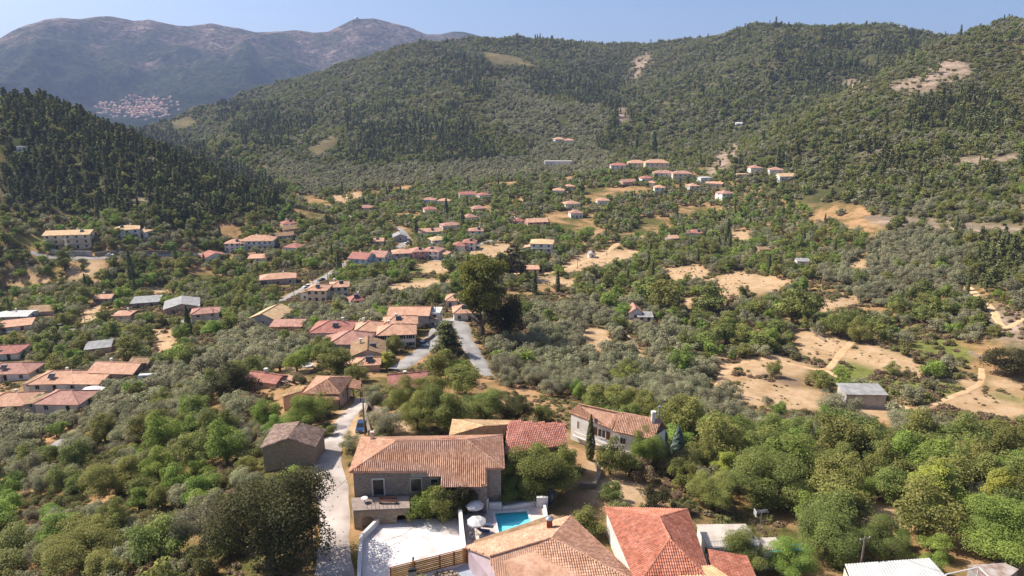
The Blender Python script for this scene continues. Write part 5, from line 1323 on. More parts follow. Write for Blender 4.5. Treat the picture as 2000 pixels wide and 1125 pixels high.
H(768,794,472,3.6,10,12,'gabley',1.8,'grey','grey',(1,1,0),'ruined pale gable beside the pale road apron', name='chapel', cat='chapel', short='the ruined pale gable')
H(817,862,462,3.6,9,4,'gablex',1.8,'tan','white',(3,1,1),'long tan gabled house above the white hipped house')
H(840,870,482,4.8,9,0,'hip',1.7,'cream','white',(2,2,1),'white two-storey house with cream hipped roof')
H(861,899,450,4.0,9,6,'hip',1.5,'rose','white',(3,1,1),'white house with patchy pink roof in the valley middle')
H(701,730,416,4.6,9,0,'hip',1.8,'rose','cream',(2,2,1),'cream house with rose roof below the yellow field')
H(826,852,399,4.2,9,6,'hip',1.7,'rose','blue',(2,1,1),'bluish house with rose roof, first of the upper valley row')
H(856,880,401,4.2,9,0,'hip',1.7,'tan','white',(2,1,1),'white house with tan roof beside the two cypresses')
H(828,852,418,4.2,9,4,'hip',1.8,'red','white',(2,1,1),'white house with pink red roof below the upper valley row')
H(896,934,388,4.2,10,3,'gablex',2.0,'red','white',(4,1,1),'long bright red roof in the upper valley', short='the long bright red roof')
H(932,956,389,4.0,10,3,'hip',1.8,'red','white',(2,1,1),'red hipped end house beside the long bright red roof')
H(920,948,416,4.0,10,0,'hip',1.9,'rose','tanw',(2,1,1),'tan house with rose roof below the long bright red roof')
H(905,930,434,4.2,9,8,'hip',2.0,'rose','white',(2,1,1),'white house with rose roof beside a dark cypress')
H(916,944,463,4.6,9,4,'hip',1.7,'rose','white',(2,2,1),'two-storey white house with rose roof above the twin red roofs')
H(886,908,493,4.4,9,-8,'hip',1.8,'red','white',(2,1,1),'left one of the twin red roofs by the sloping field')
H(904,930,489,5.2,9,-8,'hip',1.8,'red','white',(2,2,1),'right one of the twin red roofs by the sloping field')
H(1001,1021,441,4.0,9,4,'hip',1.8,'red','white',(2,1,1),'small red roof left of the pink valley house')
H(1027,1068,446,5.0,11,-6,'gablex',2.0,'tan','pink',(3,2,1),'pink valley house with tan roof and dark veranda', short='the pink valley house')
H(1037,1080,502,8.6,13,-6,'hip',1.7,'cream','white',(3,3,2),'three storey block with cream roof in the valley middle', name='apartment_block', cat='building', short='the three storey block', balcony=2)
H(1099,1130,407,4.2,10,4,'hip',1.9,'tan','white',(3,1,1),'tan hipped house in the upper olive belt')
H(1165,1189,401,4.4,9,2,'hip',1.8,'orange','white',(2,1,1),'bright white house with orange roof in the upper olive belt')
H(1112,1136,426,4.4,9,-3,'hip',2.0,'rose','white',(3,1,1),'white house with pale red roof above the three storey block')
H(1080,1102,381,4.6,9,0,'hip',1.8,'tan','white',(2,1,1),'white house with tan roof at the top of the valley')
H(1102,1121,371,3.6,9,4,'hip',1.6,'tan','white',(2,1,1),'second tan roof beside the white house at the valley top')
H(1149,1162,504,2.6,5,8,'gabley',1.4,'grey','white',(1,1,0),'tiny white chapel on the tan valley fields', name='chapel', cat='chapel', short='the tiny white chapel')
H(1022,1052,534,2.6,7,-4,'shed',.5,'tan','tanw',(2,1,0),'low tan building behind the parking strip')
H(1343,1371,466,4.2,9,0,'hip',1.7,'red','white',(3,1,1),'white house with red roof alone in the right olive belt', short='the lone red roof on the right')
H(1303,1321,472,2.6,8,6,'gablex',1.4,'tan','grey',(1,1,0),'small tan roof near the lone red roof')
H(1555,1575,519,2.8,6,0,'gablex',1.0,'grey','white',(1,1,0),'little white shed at the right field corner', name='shed', cat='shed')
H(1480,1498,492,1.8,6,10,'shed',.5,'brown','tanw',(1,1,0),'low brown ruin under the right trees', name='ruin', cat='ruin')
# hillside hamlet
H(1081,1102,281,6.5,14,0,'hip',2.4,'tan','white',(3,2,1),'left part of the lone villa high on the slope', short='the high villa')
H(1100,1121,281,5.0,14,0,'hip',2.0,'orange','white',(3,1,1),'right part of the lone villa high on the slope')
H(1064,1121,324,5.5,10,2,'flat',0,'white','white',(7,1,1),'long white walled building below the high villa', name='long_building', cat='building', short='the long white walled building')
H(1192,1226,334,6.0,12,2,'hip',2.2,'red','white',(4,2,1),'left wing of the hillside hotel with red roof', name='hotel', cat='hotel', short='the hillside hotel')
H(1226,1260,331,7.0,13,2,'hip',2.6,'orange','cream',(4,2,1),'middle wing of the hillside hotel with orange roof', name='hotel', cat='hotel')
H(1259,1304,332,7.5,13,2,'hip',2.8,'tan','cream',(5,2,1),'right wing of the hillside hotel with tan roof', name='hotel', cat='hotel')
H(1276,1314,352,7.0,12,0,'hip',2.2,'rose','white',(4,2,1),'left pink roofed apartment row below the hillside hotel', name='apartment_block', cat='building')
H(1313,1349,353,7.0,12,0,'hip',2.2,'rose','cream',(4,2,1),'right pink roofed apartment row below the hillside hotel', name='apartment_block', cat='building')
H(1250,1274,358,5.0,10,0,'hip',2.0,'red','white',(3,1,1),'red hipped house left of the pink apartment rows')
H(1210,1240,363,4.0,10,6,'gablex',2.0,'rose','tanw',(2,1,1),'rose gabled house under the left hotel wing')
H(1277,1297,379,6.0,10,0,'hip',2.0,'orange','white',(2,2,1),'tall white house with orange roof below the apartment rows')
H(1264,1280,365,4.0,9,0,'hip',1.6,'tan','white',(2,1,1),'small tan roof wedged below the pink apartment rows')
H(1342,1362,375,5.6,10,0,'hip',1.9,'tan','white',(2,2,1),'white two-storey house standing right of the apartment rows')
H(1363,1388,357,4.6,10,0,'flat',0,'white','white',(3,1,1),'white flat roofed block under the bare gully', short='the white block by the gully')
H(1380,1410,367,4.0,9,4,'shed',.8,'tan','cream',(2,1,1),'cream terrace building below the white flat block')
H(1402,1426,391,6.0,11,4,'hip',2.0,'rose','white',(3,2,1),'white house with terrace at the right end of the hamlet', balcony=1)
H(1462,1483,337,4.4,11,0,'hip',1.8,'rose','white',(2,1,1),'rose roofed house alone right of the hamlet')
H(1502,1526,341,4.4,11,4,'hip',1.8,'rose','white',(2,1,1),'rose roofed house beside the long cream roof')
H(1517,1552,353,4.0,11,-6,'gablex',2.0,'cream','white',(3,1,1),'long cream roofed house at the edge of the right slope')
H(1438,1464,347,3.0,9,0,'flat',0,'cream','cream',(2,1,1),'low cream walled house between the hamlet and the right slope')
H(38,52,297,4.0,9,0,'flat',0,'white','white',(2,1,1),'tiny white house in the pines of the left hill', short='the tiny white house on the pine hill')
H(1437,1448,245,3.0,8,0,'gablex',1.5,'white','white',(1,1,0),'tiny white hut high on the right slope', name='hut', cat='hut')

# white awning of the left bungalow, well, tarp
aw = thing('white_awning', 'white canvas awning beside the left bungalow', 'awning', hit(182, 776)); b = MB(); n = 6
for k in range(n):
    x0, x1 = -3 + 6 * k / n, -3 + 6 * (k + 1) / n; z0_, z1_ = 2.2 + .5 * math.sin(math.pi * k / n), 2.2 + .5 * math.sin(math.pi * (k + 1) / n)
    b.face([(x0, -1.8, z0_), (x1, -1.8, z1_), (x1, 1.8, z1_ + .2), (x0, 1.8, z0_ + .2)])
b.obj('canvas', M_CANOPY, aw)
for sx in (-1, 1):
    for sy in (-1, 1): b = MB(); b.tube((sx * 2.9, sy * 1.7, -.5), (sx * 2.9, sy * 1.7, 2.3), .04); b.obj('post', M_METAL, aw)
LANDMARK.append(('the white awning', aw.location.x, aw.location.y)); reg((aw.location.x, aw.location.y), 4, (162, 200), (758, 776), 215)
we = thing('stone_well', 'round white cistern on the dry yard above the trimmed bushes', 'cistern', hit(601, 717)); b = MB(); b.lathe([(1.5, -.5), (1.5, .7), (1.3, .7), (1.3, .2), (0, .2)], 18); b.obj('basin', M_WHITE, we)
b = MB(); b.box((0, 0, .75), (1.2, .8, .08)); b.obj('lid', M_METAL, we); reg((we.location.x, we.location.y), 2.5, (588, 614), (706, 720), 175)
# radome and mast on the far summit
mt = bpy.data.objects['mountain'].data
def far_z(u, v, r): return Vector(PR(u, v, r))
q = far_z(697, 40, 5590); rd = thing('radome', 'white radar dome on the far mountain summit', 'radar dome', q)
b = MB(); b.lathe([(0, 26), (7, 25), (12, 21), (14, 15), (12, 8), (8, 4), (8, -30)], 20); b.obj('dome', M_WHITE, rd, smooth=True); b = MB(); b.box((22, 0, -2), (26, 14, 14)); b.obj('building', WALL['white'], rd)
# the far town on the mountain's foot
def on_mountain(u, v):
    us, vs = MTN
    best = None
    a_ = math.atan2(ray(u, v)[0], ray(u, v)[1]); az = np.arctan2(vs[0, :, 0], vs[0, :, 1]); j = int(np.argmin(np.abs(az - a_)))
    c = vs[:, j]; pv = proj(c[:, 0], c[:, 1], c[:, 2])[1]; i = int(np.argmax(pv <= v))
    f_ = (pv[i - 1] - v) / max(pv[i - 1] - pv[i], 1e-6) if i else 0
    p = c[i - 1] + (c[i] - c[i - 1]) * f_ if i else c[0]
    return PR(u, v, math.hypot(p[0], p[1]))
def far_town():
    pr = {}
    for i, (rc, wc) in enumerate((('red', 'tanw'), ('orange', 'cream'), ('orange', 'tanw'), ('tan', 'cream'), ('rose', 'tanw'))):
        w, d, h = 11, 10, 6.5; b = MB(); poly_walls(b, [(-w/2, -d/2), (w/2, -d/2), (w/2, d/2), (-w/2, d/2)], -8, h); wm = b.mesh('wall', WALL[wc])
        b = MB(); X, Y, q_ = w / 2 + .6, d / 2 + .6, 1.2; A_, B_ = (-q_, 0, h + 3), (q_, 0, h + 3)
        for s in ([(-X, -Y, h), (X, -Y, h), B_, A_], [(X, Y, h), (-X, Y, h), A_, B_], [(X, -Y, h), (X, Y, h), B_], [(-X, Y, h), (-X, -Y, h), A_]): b.face(s, 0, [(0, 0)] * len(s))
        pr[i] = (wm, b.mesh('roof', ROOF[rc]))
    rg = random.Random(3); k = 0; got = []
    cols = ['red', 'pale orange', 'orange', 'tan', 'rose']
    while k < 190:
        u = 265 + rg.gauss(0, 40); v = 209 + rg.gauss(0, 11)
        if not (185 < u < 350 and 188 < v < 236) or (v < 200 and u < 235): continue
        x, y, z = on_mountain(u, v)
        if any(abs(x - a) < 11 and abs(y - c) < 9 for a, c in got): continue
        got.append((x, y)); i = rg.randrange(5)
        t = thing('town_house', 'tiny house with %s roof in the far town below the mountain' % cols[i], 'house', (x, y, z - 2), rg.uniform(-.5, .5), 'far town houses with %s roofs' % cols[i])
        for nm, me in zip(('wall', 'roof'), pr[i]):
            o = link(nm, me, t)
        t.scale = [rg.uniform(.9, 1.35)] * 3
        k += 1
far_town()
# ------------------------------------------------------------ vegetation
LEAF = {'olive': leafmat('olive_leaves', (0.451, 0.434, 0.248), (0.250, 0.251, 0.138)), 'broad': leafmat('broad_leaves', (0.323, 0.355, 0.098), (0.140, 0.175, 0.049), huevar=.03),
        'shrub': leafmat('shrub_leaves', (0.346, 0.340, 0.125), (0.170, 0.175, 0.063), huevar=.03), 'brown': leafmat('dry_shrub_leaves', (0.406, 0.294, 0.177), (0.226, 0.166, 0.095)),
        'cypress': leafmat('cypress_leaves', (0.190, 0.216, 0.085), (0.090, 0.107, 0.046), trans=.1), 'pine': leafmat('pine_needles', (0.249, 0.257, 0.101), (0.111, 0.126, 0.049), trans=.1, objvar=.35),
        'yellow': leafmat('yellow_green_leaves', (0.500, 0.500, 0.099), (0.226, 0.273, 0.059)), 'dark': leafmat('dark_oak_leaves', (0.118, 0.113, 0.044), (0.050, 0.054, 0.019)),
        'bigpine': leafmat('bright_pine_needles', (0.300, 0.338, 0.065), (0.090, 0.115, 0.026)), 'blue': leafmat('blue_cypress_leaves', (0.210, 0.273, 0.224), (0.120, 0.159, 0.131)), 'bright': leafmat('bright_leaves', (0.339, 0.458, 0.098), (0.147, 0.221, 0.049))}
def unit(v): return v / (np.linalg.norm(v, axis=-1, keepdims=True) + 1e-9)
def leaf_quads(rg, pos, nor, size, tint, asp=.62):
    n = len(pos)
    t = unit(np.cross(nor, rg.normal(size=(n, 3)))); w = np.cross(nor, t)
    s = (size * rg.uniform(.65, 1.35, n))[:, None]
    bend = nor * s * .18
    v = np.stack([pos - t * s, pos + w * s * asp + bend, pos + t * s, pos - w * s * asp + bend], 1).reshape(-1, 3)
    f = np.arange(n * 4).reshape(n, 4)
    return v, f, np.repeat(tint, 4)
def crown(kind, seed, n, size):
    rg = np.random.default_rng(seed)
    if kind == 'cypress':
        z = rg.random(n) ** .9; R_ = .5 * np.sin(np.pi * np.clip(z * .93 + .07, 0, 1) ** .62) ** .8
        a = rg.random(n) * 6.283; clump = np.sin(a * 3 + z * 23 + seed) * .5 + np.sin(a * 5 - z * 41) * .5
        rr = R_ * (.8 + .2 * rg.random(n) + .14 * clump); H_ = 5.0
        pos = np.c_[rr * np.cos(a), rr * np.sin(a), .15 + z * (H_ - .15)]
        nor = unit(np.c_[np.cos(a), np.sin(a), .5 + 0 * a] + rg.normal(size=(n, 3)) * .5)
        return leaf_quads(rg, pos, nor, size, np.clip(.5 + .35 * clump + rg.normal(0, .15, n), 0, 1), 1.1)
    if kind == 'pine':
        H_ = 2.3; nb = 34; P_, N_, T_ = [], [], []
        for k in range(nb):
            z = (.16 + .84 * (k + rg.random()) / nb); L_ = .5 * (1 - z) ** .7 * (1.0 if z > .3 else .6 + z * 1.3) * rg.uniform(.7, 1.15) + .03; a = rg.random() * 6.283
            m = int(n / nb); s = rg.random(m) ** .7
            x = s * L_; zz = z * H_ + .10 * s - .22 * s * s * L_ * 2
            p = np.c_[x * np.cos(a), x * np.sin(a), zz] + rg.normal(size=(m, 3)) * np.array((.075, .075, .05))
            P_.append(p); N_.append(unit(rg.normal(size=(m, 3)) * .6 + np.array((math.cos(a) * .4, math.sin(a) * .4, .8)))); T_.append(np.clip(rg.normal(.5, .2) + rg.normal(0, .15, m), 0, 1))
        return leaf_quads(rg, np.concatenate(P_), np.concatenate(N_), size, np.concatenate(T_))
    spec = {'olive': (24, (.38, .38, .27), .42, (.10, .17)), 'broad': (32, (.37, .37, .37), .48, (.10, .17)), 'shrub': (18, (.39, .39, .17), .24, (.09, .17)), 'bigpine': (30, (.32, .32, .42), .75, (.12, .18)), 'flame': (40, (.30, .30, .62), .78, (.08, .13))}[kind]
    nl, rad, cz, rl = spec
    d = unit(rg.normal(size=(nl, 3))); q = rg.random(nl) ** .38
    C_ = d * q[:, None] * np.array(rad)
    if kind == 'flame': C_[:, :2] *= (1.15 - np.clip((C_[:, 2:] + .62) / 1.3, 0, 1)) * 1.15
    an = rg.uniform(.85, 1.18, 2); C_[:, 0] *= an[0]; C_[:, 1] *= an[1]; C_ += rg.normal(0, .035, C_.shape); C_[:4] *= 1.18
    C_[:, 2] += cz
    C_[:, 2] = np.maximum(C_[:, 2], .12)
    r = rg.uniform(*rl, nl) * (1.25 if kind == 'shrub' else 1)
    w = r ** 2 / (r ** 2).sum()
    li = rg.choice(nl, n, p=w)
    dd = unit(rg.normal(size=(n, 3))); dd[:, 2] = np.where((dd[:, 2] < -.15) & (rg.random(n) < .65), -dd[:, 2], dd[:, 2])
    sq = np.array((1, 1, .55 if kind == 'bigpine' else .85))
    pos = C_[li] + dd * sq * (r[li] * np.where(rg.random(n) < .22, rg.uniform(.2, .8, n), rg.uniform(.82, 1.12, n)))[:, None]
    # stray twigs break the outline
    st = rg.random(n) < .08; pos[st] += dd[st] * rg.uniform(.02, .09, st.sum())[:, None]
    pos[:, 2] = np.maximum(pos[:, 2], .02)
    nor = unit(dd * .75 + rg.normal(size=(n, 3)) * .55 + np.array((0, 0, .6)))
    tint = np.clip(rg.normal(.5, .22, nl)[li] + rg.normal(0, .16, n), 0, 1)
    return leaf_quads(rg, pos, nor, size, tint)
def trunk(kind, seed, rich=True):
    rg = random.Random(seed); b = MB()
    if kind in ('cypress', 'pine'):
        H_ = 4.2 if kind == 'cypress' else 2.1; b.tube((0, 0, -.3), (0, 0, H_), .05 if kind == 'pine' else .09, .01, 6)
        if kind == 'pine' and rich:
            for k in range(7):
                z = .5 + k * .2; a = rg.random() * 6.3; b.tube((0, 0, z), (.3 * math.cos(a) * (1 - z / 2.6), .3 * math.sin(a) * (1 - z / 2.6), z + .05), .015, .004, 4)
    elif kind == 'shrub':
        for k in range(5 if rich else 2):
            a = rg.random() * 6.3; b.tube((0, 0, -.1), (.25 * math.cos(a), .25 * math.sin(a), .3), .018, .006, 4)
    else:
        hz = .16 if kind == 'olive' else .2
        b.tube((0, 0, -.25), (.01, .01, hz), .045, .035, 7)
        for k in range(6 if rich else 2):
            a = 6.283 * k / 6 + rg.random(); e = Vector((.17 * math.cos(a), .17 * math.sin(a), hz + rg.uniform(.1, .2)))
            b.tube((.01, .01, hz - .02), e, .028, .015, 5)
            if rich:
                for j in range(2):
                    a2 = a + rg.uniform(-.7, .7); b.tube(e, e + Vector((.13 * math.cos(a2), .13 * math.sin(a2), rg.uniform(.05, .17))), .014, .004, 4)
    return b
LODN = {-1: {'olive': (16000, .0105), 'broad': (34000, .0088), 'flame': (18000, .0145), 'shrub': (9000, .016), 'bigpine': (16000, .011)}, 0: {'olive': (7000, .0155), 'broad': (8000, .0175), 'shrub': (4200, .024), 'cypress': (3600, .062), 'pine': (5200, .036), 'bigpine': (22000, .017), 'flame': (9000, .021)},
        1: {'olive': (1700, .031), 'broad': (1700, .036), 'shrub': (1000, .046), 'cypress': (800, .12), 'pine': (1200, .068), 'bigpine': (3000, .03), 'flame': (2500, .036)},
        2: {'olive': (330, .072), 'broad': (330, .08), 'shrub': (220, .10), 'cypress': (180, .24), 'pine': (300, .13)}}
CACHE = {}
def crown_mesh(kind, leaf, lod, var):
    k = ('c', kind, leaf, lod, var)
    if k not in CACHE:
        n, s = LODN[lod][kind]
        g = ('g', kind, lod, var)
        if g not in CACHE: CACHE[g] = crown(kind, 100 * var + 7 + len(kind), n, s)
        v, f, t = CACHE[g]
        CACHE[k] = mesh_np('crown', v, f, [LEAF[leaf]], attrs={'tint': t})
    return CACHE[k]
def trunk_mesh(kind, var):
    k = ('t', kind, var)
    if k not in CACHE: CACHE[k] = trunk(kind, var).mesh('trunk', M_BARK)
    return CACHE[k]
def joined_mesh(kind, leaf, lod, var):
    v, f, t = crown(kind, 100 * var + 7 + len(kind), *LODN[lod][kind])
    tb = trunk(kind, var, False); tv = np.array(tb.v); fs = np.array([q if len(q) == 4 else (q + (q[-1],) * 4)[:4] for q in tb.f if len(q) == 4])
    V = np.concatenate([v, tv]); F = np.concatenate([f, fs + len(v)])
    return mesh_np('tree', V, F, [LEAF[leaf], M_BARK], np.r_[np.zeros(len(f), int), np.ones(len(fs), int)], attrs={'tint': np.r_[t, np.zeros(len(tv))]})
GEOM = {'olive': 'olive', 'broad': 'broad', 'shrub': 'shrub', 'brown': 'shrub', 'cypress': 'cypress', 'pine': 'pine', 'yellow': 'flame', 'dark': 'broad', 'bigpine': 'bigpine', 'blue': 'cypress', 'bright': 'broad'}
HR = {'olive': .85, 'broad': 1.02, 'shrub': .55, 'cypress': 5.0, 'pine': 2.35, 'bigpine': 1.3, 'flame': 1.5}
NAME = {'olive': 'olive_tree', 'broad': 'broadleaf_tree', 'shrub': 'shrub', 'brown': 'dry_shrub', 'cypress': 'cypress_tree', 'pine': 'conifer_tree', 'yellow': 'vine_clad_tree', 'dark': 'oak_tree', 'bigpine': 'pine_tree', 'blue': 'blue_cypress_tree', 'bright': 'green_tree'}
CAT = {'shrub': 'shrub', 'brown': 'shrub'}
def plant(kind, x, y, z, W, label, group=None, lod=0, var=None, zs=1.0, rz=None):
    var = rnd.randrange(6) if var is None else var
    g = GEOM[kind]
    t = thing(NAME[kind], label, CAT.get(kind, 'tree'), (x, y, z - .1), rnd.random() * 6.28 if rz is None else rz, group)
    t.scale = (W * rnd.uniform(.9, 1.12), W * rnd.uniform(.9, 1.12), W * zs)
    link('crown', crown_mesh(g, kind, lod, var), t)
    link('trunk', trunk_mesh(g, var), t)
    return t
# --- trees one can point to
HAND = [  # u, v of the foot, crown width px, kind, height factor, label
 (532,1120,225,'dark',.95,'huge dark oak beside the lane behind the bracket pole'),
 (826,1020,66,'bright',1.05,'bright green round tree at the corner of the white yard'),
 (868,1017,66,'broad',1.3,'dark green tree between the round tree and the pool wall'),
 (896,1012,58,'dark',1.45,'dark tree against the projecting wing of the stone house'),
 (1000,972,85,'broad',.95,'dark bushy tree just behind the parasols'),
 (1070,966,125,'broad',.9,'broad deep green tree behind the low pool wall'),
 (1058,958,72,'yellow',1.0,'yellowish leafy tree before the red gable roof'),
 (1100,948,70,'broad',1.3,'leafy tree at the right end of the red gable roof'),
 (1152,898,18,'cypress',1.05,'single dark cypress at the left corner of the white house'),
 (1192,926,66,'broad',1.15,'round tree before the balcony of the white house'),
 (1265,916,74,'bright',1.35,'fig tree leaning on the right wing of the white house'),
 (1252,938,50,'brown',1.5,'rusty brown bush below the right wing of the white house'),
 (1292,898,20,'blue',.75,'blue cypress touching the right end of the white house'),
 (1322,900,26,'blue',.55,'blue cone cypress standing free right of the white house'),
 (870,842,110,'broad',.9,'large spreading green tree behind the long stone house ridge'),
 (818,838,78,'broad',.95,'green tree left of the large spreading tree behind the ridge'),
 (950,820,90,'broad',.85,'green tree behind the pale tan roof'),
 (1010,826,72,'dark',.8,'dark green tree behind the red gable roof'),
 (1060,826,52,'broad',.9,'tree at the far end of the red gable roof'),
 (788,806,70,'broad',1.1,'leafy tree hiding the wall of the red roof in the trees'),(838,802,74,'broad',1.15,'green tree right of the red roof in the trees'),
 (756,842,70,'olive',.95,'olive tree at the rubble wall above the blue car'),
 (747,858,40,'shrub',1.2,'small bushy shrub below the rubble wall olive'),
 (734,798,56,'olive',1.05,'tall olive beside the carport'),
 (590,842,86,'bright',.85,'bright green tree before the porch house annex'),
 (520,832,60,'bright',.9,'vivid green tree left of the porch house annex'),
 (637,852,38,'shrub',1.1,'yellow green bush behind the stone barn'),
 (682,880,38,'olive',1.2,'thin young olive beside the lane'),
 (455,786,92,'dark',.85,'very dark dense oak below the red tiled shed'),
 (560,752,14,'dark',.95,'left of three trimmed round bushes'),(573,751,14,'dark',.95,'middle of three trimmed round bushes'),(592,749,16,'dark',.95,'right of three trimmed round bushes'),
 (943,658,118,'bigpine',1.1,'big bright green pine at the end of the street'),
 (990,656,88,'dark',1.15,'dark tall tree half hidden behind the big bright pine'),
 (1000,545,80,'dark',.85,'large dark round tree below the three storey block'),(930,548,50,'broad',.9,'green tree left of the large dark round tree'),(880,535,45,'broad',.9,'green tree beside the small garden plot'),
 (258,551,13,'cypress',.85,'lone tall cypress in the left valley'),(370,658,13,'cypress',.9,'cypress beside the left valley road'),
 (1044,577,10,'cypress',.95,'left of two slim cypresses by the crescent field'),(1089,572,10,'cypress',.9,'right of two slim cypresses by the crescent field'),
 (872,428,9,'cypress',.9,'slim cypress below the two upper valley houses'),(903,447,10,'cypress',.8,'slim cypress left of the rose roofed house'),(813,462,8,'cypress',.9,'slim cypress beside the long tan gabled house'),
 (1242,298,9,'cypress',.75,'left of two tall cypresses above the hillside hotel'),(1276,298,12,'cypress',.65,'right of two tall cypresses above the hillside hotel'),(1518,327,8,'cypress',1.0,'lone cypress above the long cream roof'),(1992,333,9,'cypress',.85,'lone cypress at the right edge of the slope'),
 (873,688,62,'pine',.42,'bright young pine before the long grey building'),(770,690,40,'broad',1.0,'leafy tree in front of the cream hipped house'),(755,722,46,'yellow',.6,'yellow green tree right of the grey gabled house'),(745,706,24,'cypress',.28,'dark bush beside the grey gabled house'),
 (660,726,80,'broad',.7,'broad green tree in front of the lilac house'),(630,690,46,'broad',.85,'green tree left of the lilac house'),(860,742,90,'broad',.75,'olive green tree mass below the street end'),(910,770,80,'broad',.8,'green tree above the red roof in the trees'),(700,745,50,'broad',.9,'tree behind the carport roof'),
 (1820,1020,112,'yellow',.78,'tall vine clad tree with bright yellow green leaves, lower right'),(1945,1000,80,'yellow',.7,'smaller vine clad yellow green tree near the right edge'),(1412,950,70,'yellow',.75,'yellow green vine clad tree left in the right thicket'),
 (1945,1098,150,'bright',.72,'wide fig tree above the patched lean-to'),(1610,1090,125,'broad',.85,'dense green tree behind the dark wooden pole'),(1405,1100,52,'broad',.75,'small tree between the brick red roof and the flat roof'),(1500,1108,60,'broad',.8,'green tree below the beige annex'),(1450,1112,95,'broad',.75,'green tree growing over the blue railing'),(1540,1118,92,'bright',.7,'yellowish green tree below the turquoise railing'),
 (1500,985,150,'broad',.72,'wide walnut tree in the middle of the right thicket'),(1390,985,95,'broad',.85,'dense tree behind the brick red house'),(1560,930,120,'broad',.7,'broad green tree in the upper right thicket'),(1660,975,80,'bright',.8,'vivid green tree centre of the right thicket'),
 (1720,1085,90,'broad',.75,'leafy tree behind the white corrugated roof'),(1228,930,50,'broad',1.1,'leafy tree screening the lower floor of the white house'),(1310,925,80,'shrub',1.2,'olive green bush mass right of the dry yard'),(1280,990,60,'dark',.8,'dark tree behind the top of the brick red roof'),(1150,1045,70,'broad',.75,'green tree between the tan villa and the brick red house'),(1195,975,46,'broad',.9,'small tree on the dry yard'),(1215,1005,50,'shrub',1.3,'bush above the brick red roof corner'),
 (400,1056,105,'olive',1.1,'old olive with forked trunk left of the huge oak'),(330,1040,70,'shrub',1.2,'bush left of the forked olive'),(160,1120,120,'broad',.72,'green bush mass at the lower left'),(20,1110,90,'shrub',1.2,'green bush at the bottom left corner'),(400,1122,60,'shrub',1.3,'young green bush below the forked olive'),
 (230,965,110,'broad',.65,'rounded green tree in the middle of the left scrub'),(330,915,80,'shrub',1.1,'rounded olive green bush above the left scrub'),(1635,655,60,'broad',.95,'left of two round trees beside the vineyard plot'),(1672,668,46,'broad',1.0,'right of two round trees beside the vineyard plot'),
 (1545,632,80,'broad',.9,'large shade tree above the tumbled stone wall'),(1385,612,70,'broad',.85,'broad tree above the ploughed patch'),(1300,605,80,'broad',.8,'leafy tree right of the cottage in the grove'),(1265,590,70,'broad',.8,'tree row behind the cottage in the grove'),(1215,618,36,'bright',.95,'green tree against the cottage in the grove'),
 (1512,735,36,'broad',.9,'dark bush clump on the tan field path'),(1500,793,24,'olive',1.1,'single sapling in the tan field'),(1818,755,22,'olive',.9,'round bush at the field edge'),(1742,732,30,'broad',.8,'left of the bushes in the green meadow'),(1775,738,22,'shrub',1.2,'right of the bushes in the green meadow'),(1960,735,70,'dark',.8,'dark tree at the right field edge'),
 (1660,820,60,'olive',.9,'olive tree in front of the lone grey shed'),(1620,812,58,'olive',.95,'olive tree left of the lone grey shed'),(1755,845,60,'olive',.85,'round olive right of the lone grey shed'),(1815,838,52,'olive',.9,'wide olive by the right straw field')]
HP = []
for u, v, wpx, kind, hf, lab in HAND:
    g = hit(u, v); d = math.sqrt(g.x ** 2 + g.y ** 2 + (CAMZ - g.z) ** 2); W = wpx * d / FPX
    plant(kind, g.x, g.y, g.z, W, lab, None, -1 if W > 6.5 and d < 160 and GEOM[kind] in LODN[-1] else 0 if d < 300 else 1, None, hf)
    HP.append((g.x, g.y, W * .5))
# --- everything else grows by zone
def candidates():
    out = []
    for r0_, r1_, sp in ((45, 260, 2.3), (260, 520, 3.0), (520, 1000, 4.3), (1000, 2350, 6.6)):
        xs = np.arange(-r1_ * .78, r1_ * .78, sp); ys = np.arange(10, r1_ + 5, sp)
        X, Y = np.meshgrid(xs, ys); X = X.ravel(); Y = Y.ravel()
        X = X + R.uniform(-.5, .5, len(X)) * sp; Y = Y + R.uniform(-.5, .5, len(Y)) * sp
        rr = np.hypot(X, Y); k = (rr >= r0_) & (rr < r1_) & (np.abs(np.arctan2(X, Y)) < RAD(42)); out.append(np.c_[X[k], Y[k]])
    hed = []
    for p_ in FIELDS:
        for i in range(len(p_)):
            a_, b_ = p_[i], p_[(i + 1) % len(p_)]
            if a_[1] < 400 or b_[1] < 400: continue
            m_ = int(math.hypot(b_[0] - a_[0], b_[1] - a_[1]) / 9)
            for k in range(m_):
                g_ = hit(a_[0] + (b_[0] - a_[0]) * k / m_, a_[1] + (b_[1] - a_[1]) * k / m_); hed.append((g_.x + R.normal(0, 1.2), g_.y + R.normal(0, 1.2)))
    out.append(np.array(hed)); global NHED; NHED = len(hed)
    return np.concatenate(out)
XY = candidates(); X, Y = XY[:, 0], XY[:, 1]
Z = ground(X, Y); U, V, D = proj(X, Y, Z); RR = np.hypot(X, Y)
n = len(X); q = R.random(n); gap = fbm(X, Y, 38, 3); gap2 = fbm(X + 500, Y, 120, 3)
jU = U + fbm(X, Y, 20, 2) * 16; jV = V + fbm(X + 77, Y, 20, 2) * 7
KINDS = ['olive', 'broad', 'shrub', 'brown', 'cypress', 'pine', 'yellow', 'bright']
def choose(p):
    p = p + [p[1] * .45]; p[1] *= .55; return np.searchsorted(np.cumsum(p), q * sum(p))
kind = choose([.30, .44, .20, .02, .02, .0, .01]); keep = gap > np.where(RR > 380, -.2, -.15); kind = np.where((kind == 6) & (U < 1250), 1, kind); hg = fbm(X + 900, Y + 50, 170, 3); kind = np.where((kind == 4) & (RR < 320), 2, kind)
inh = inany(jU, jV, HILLS) | (RR > 1000)
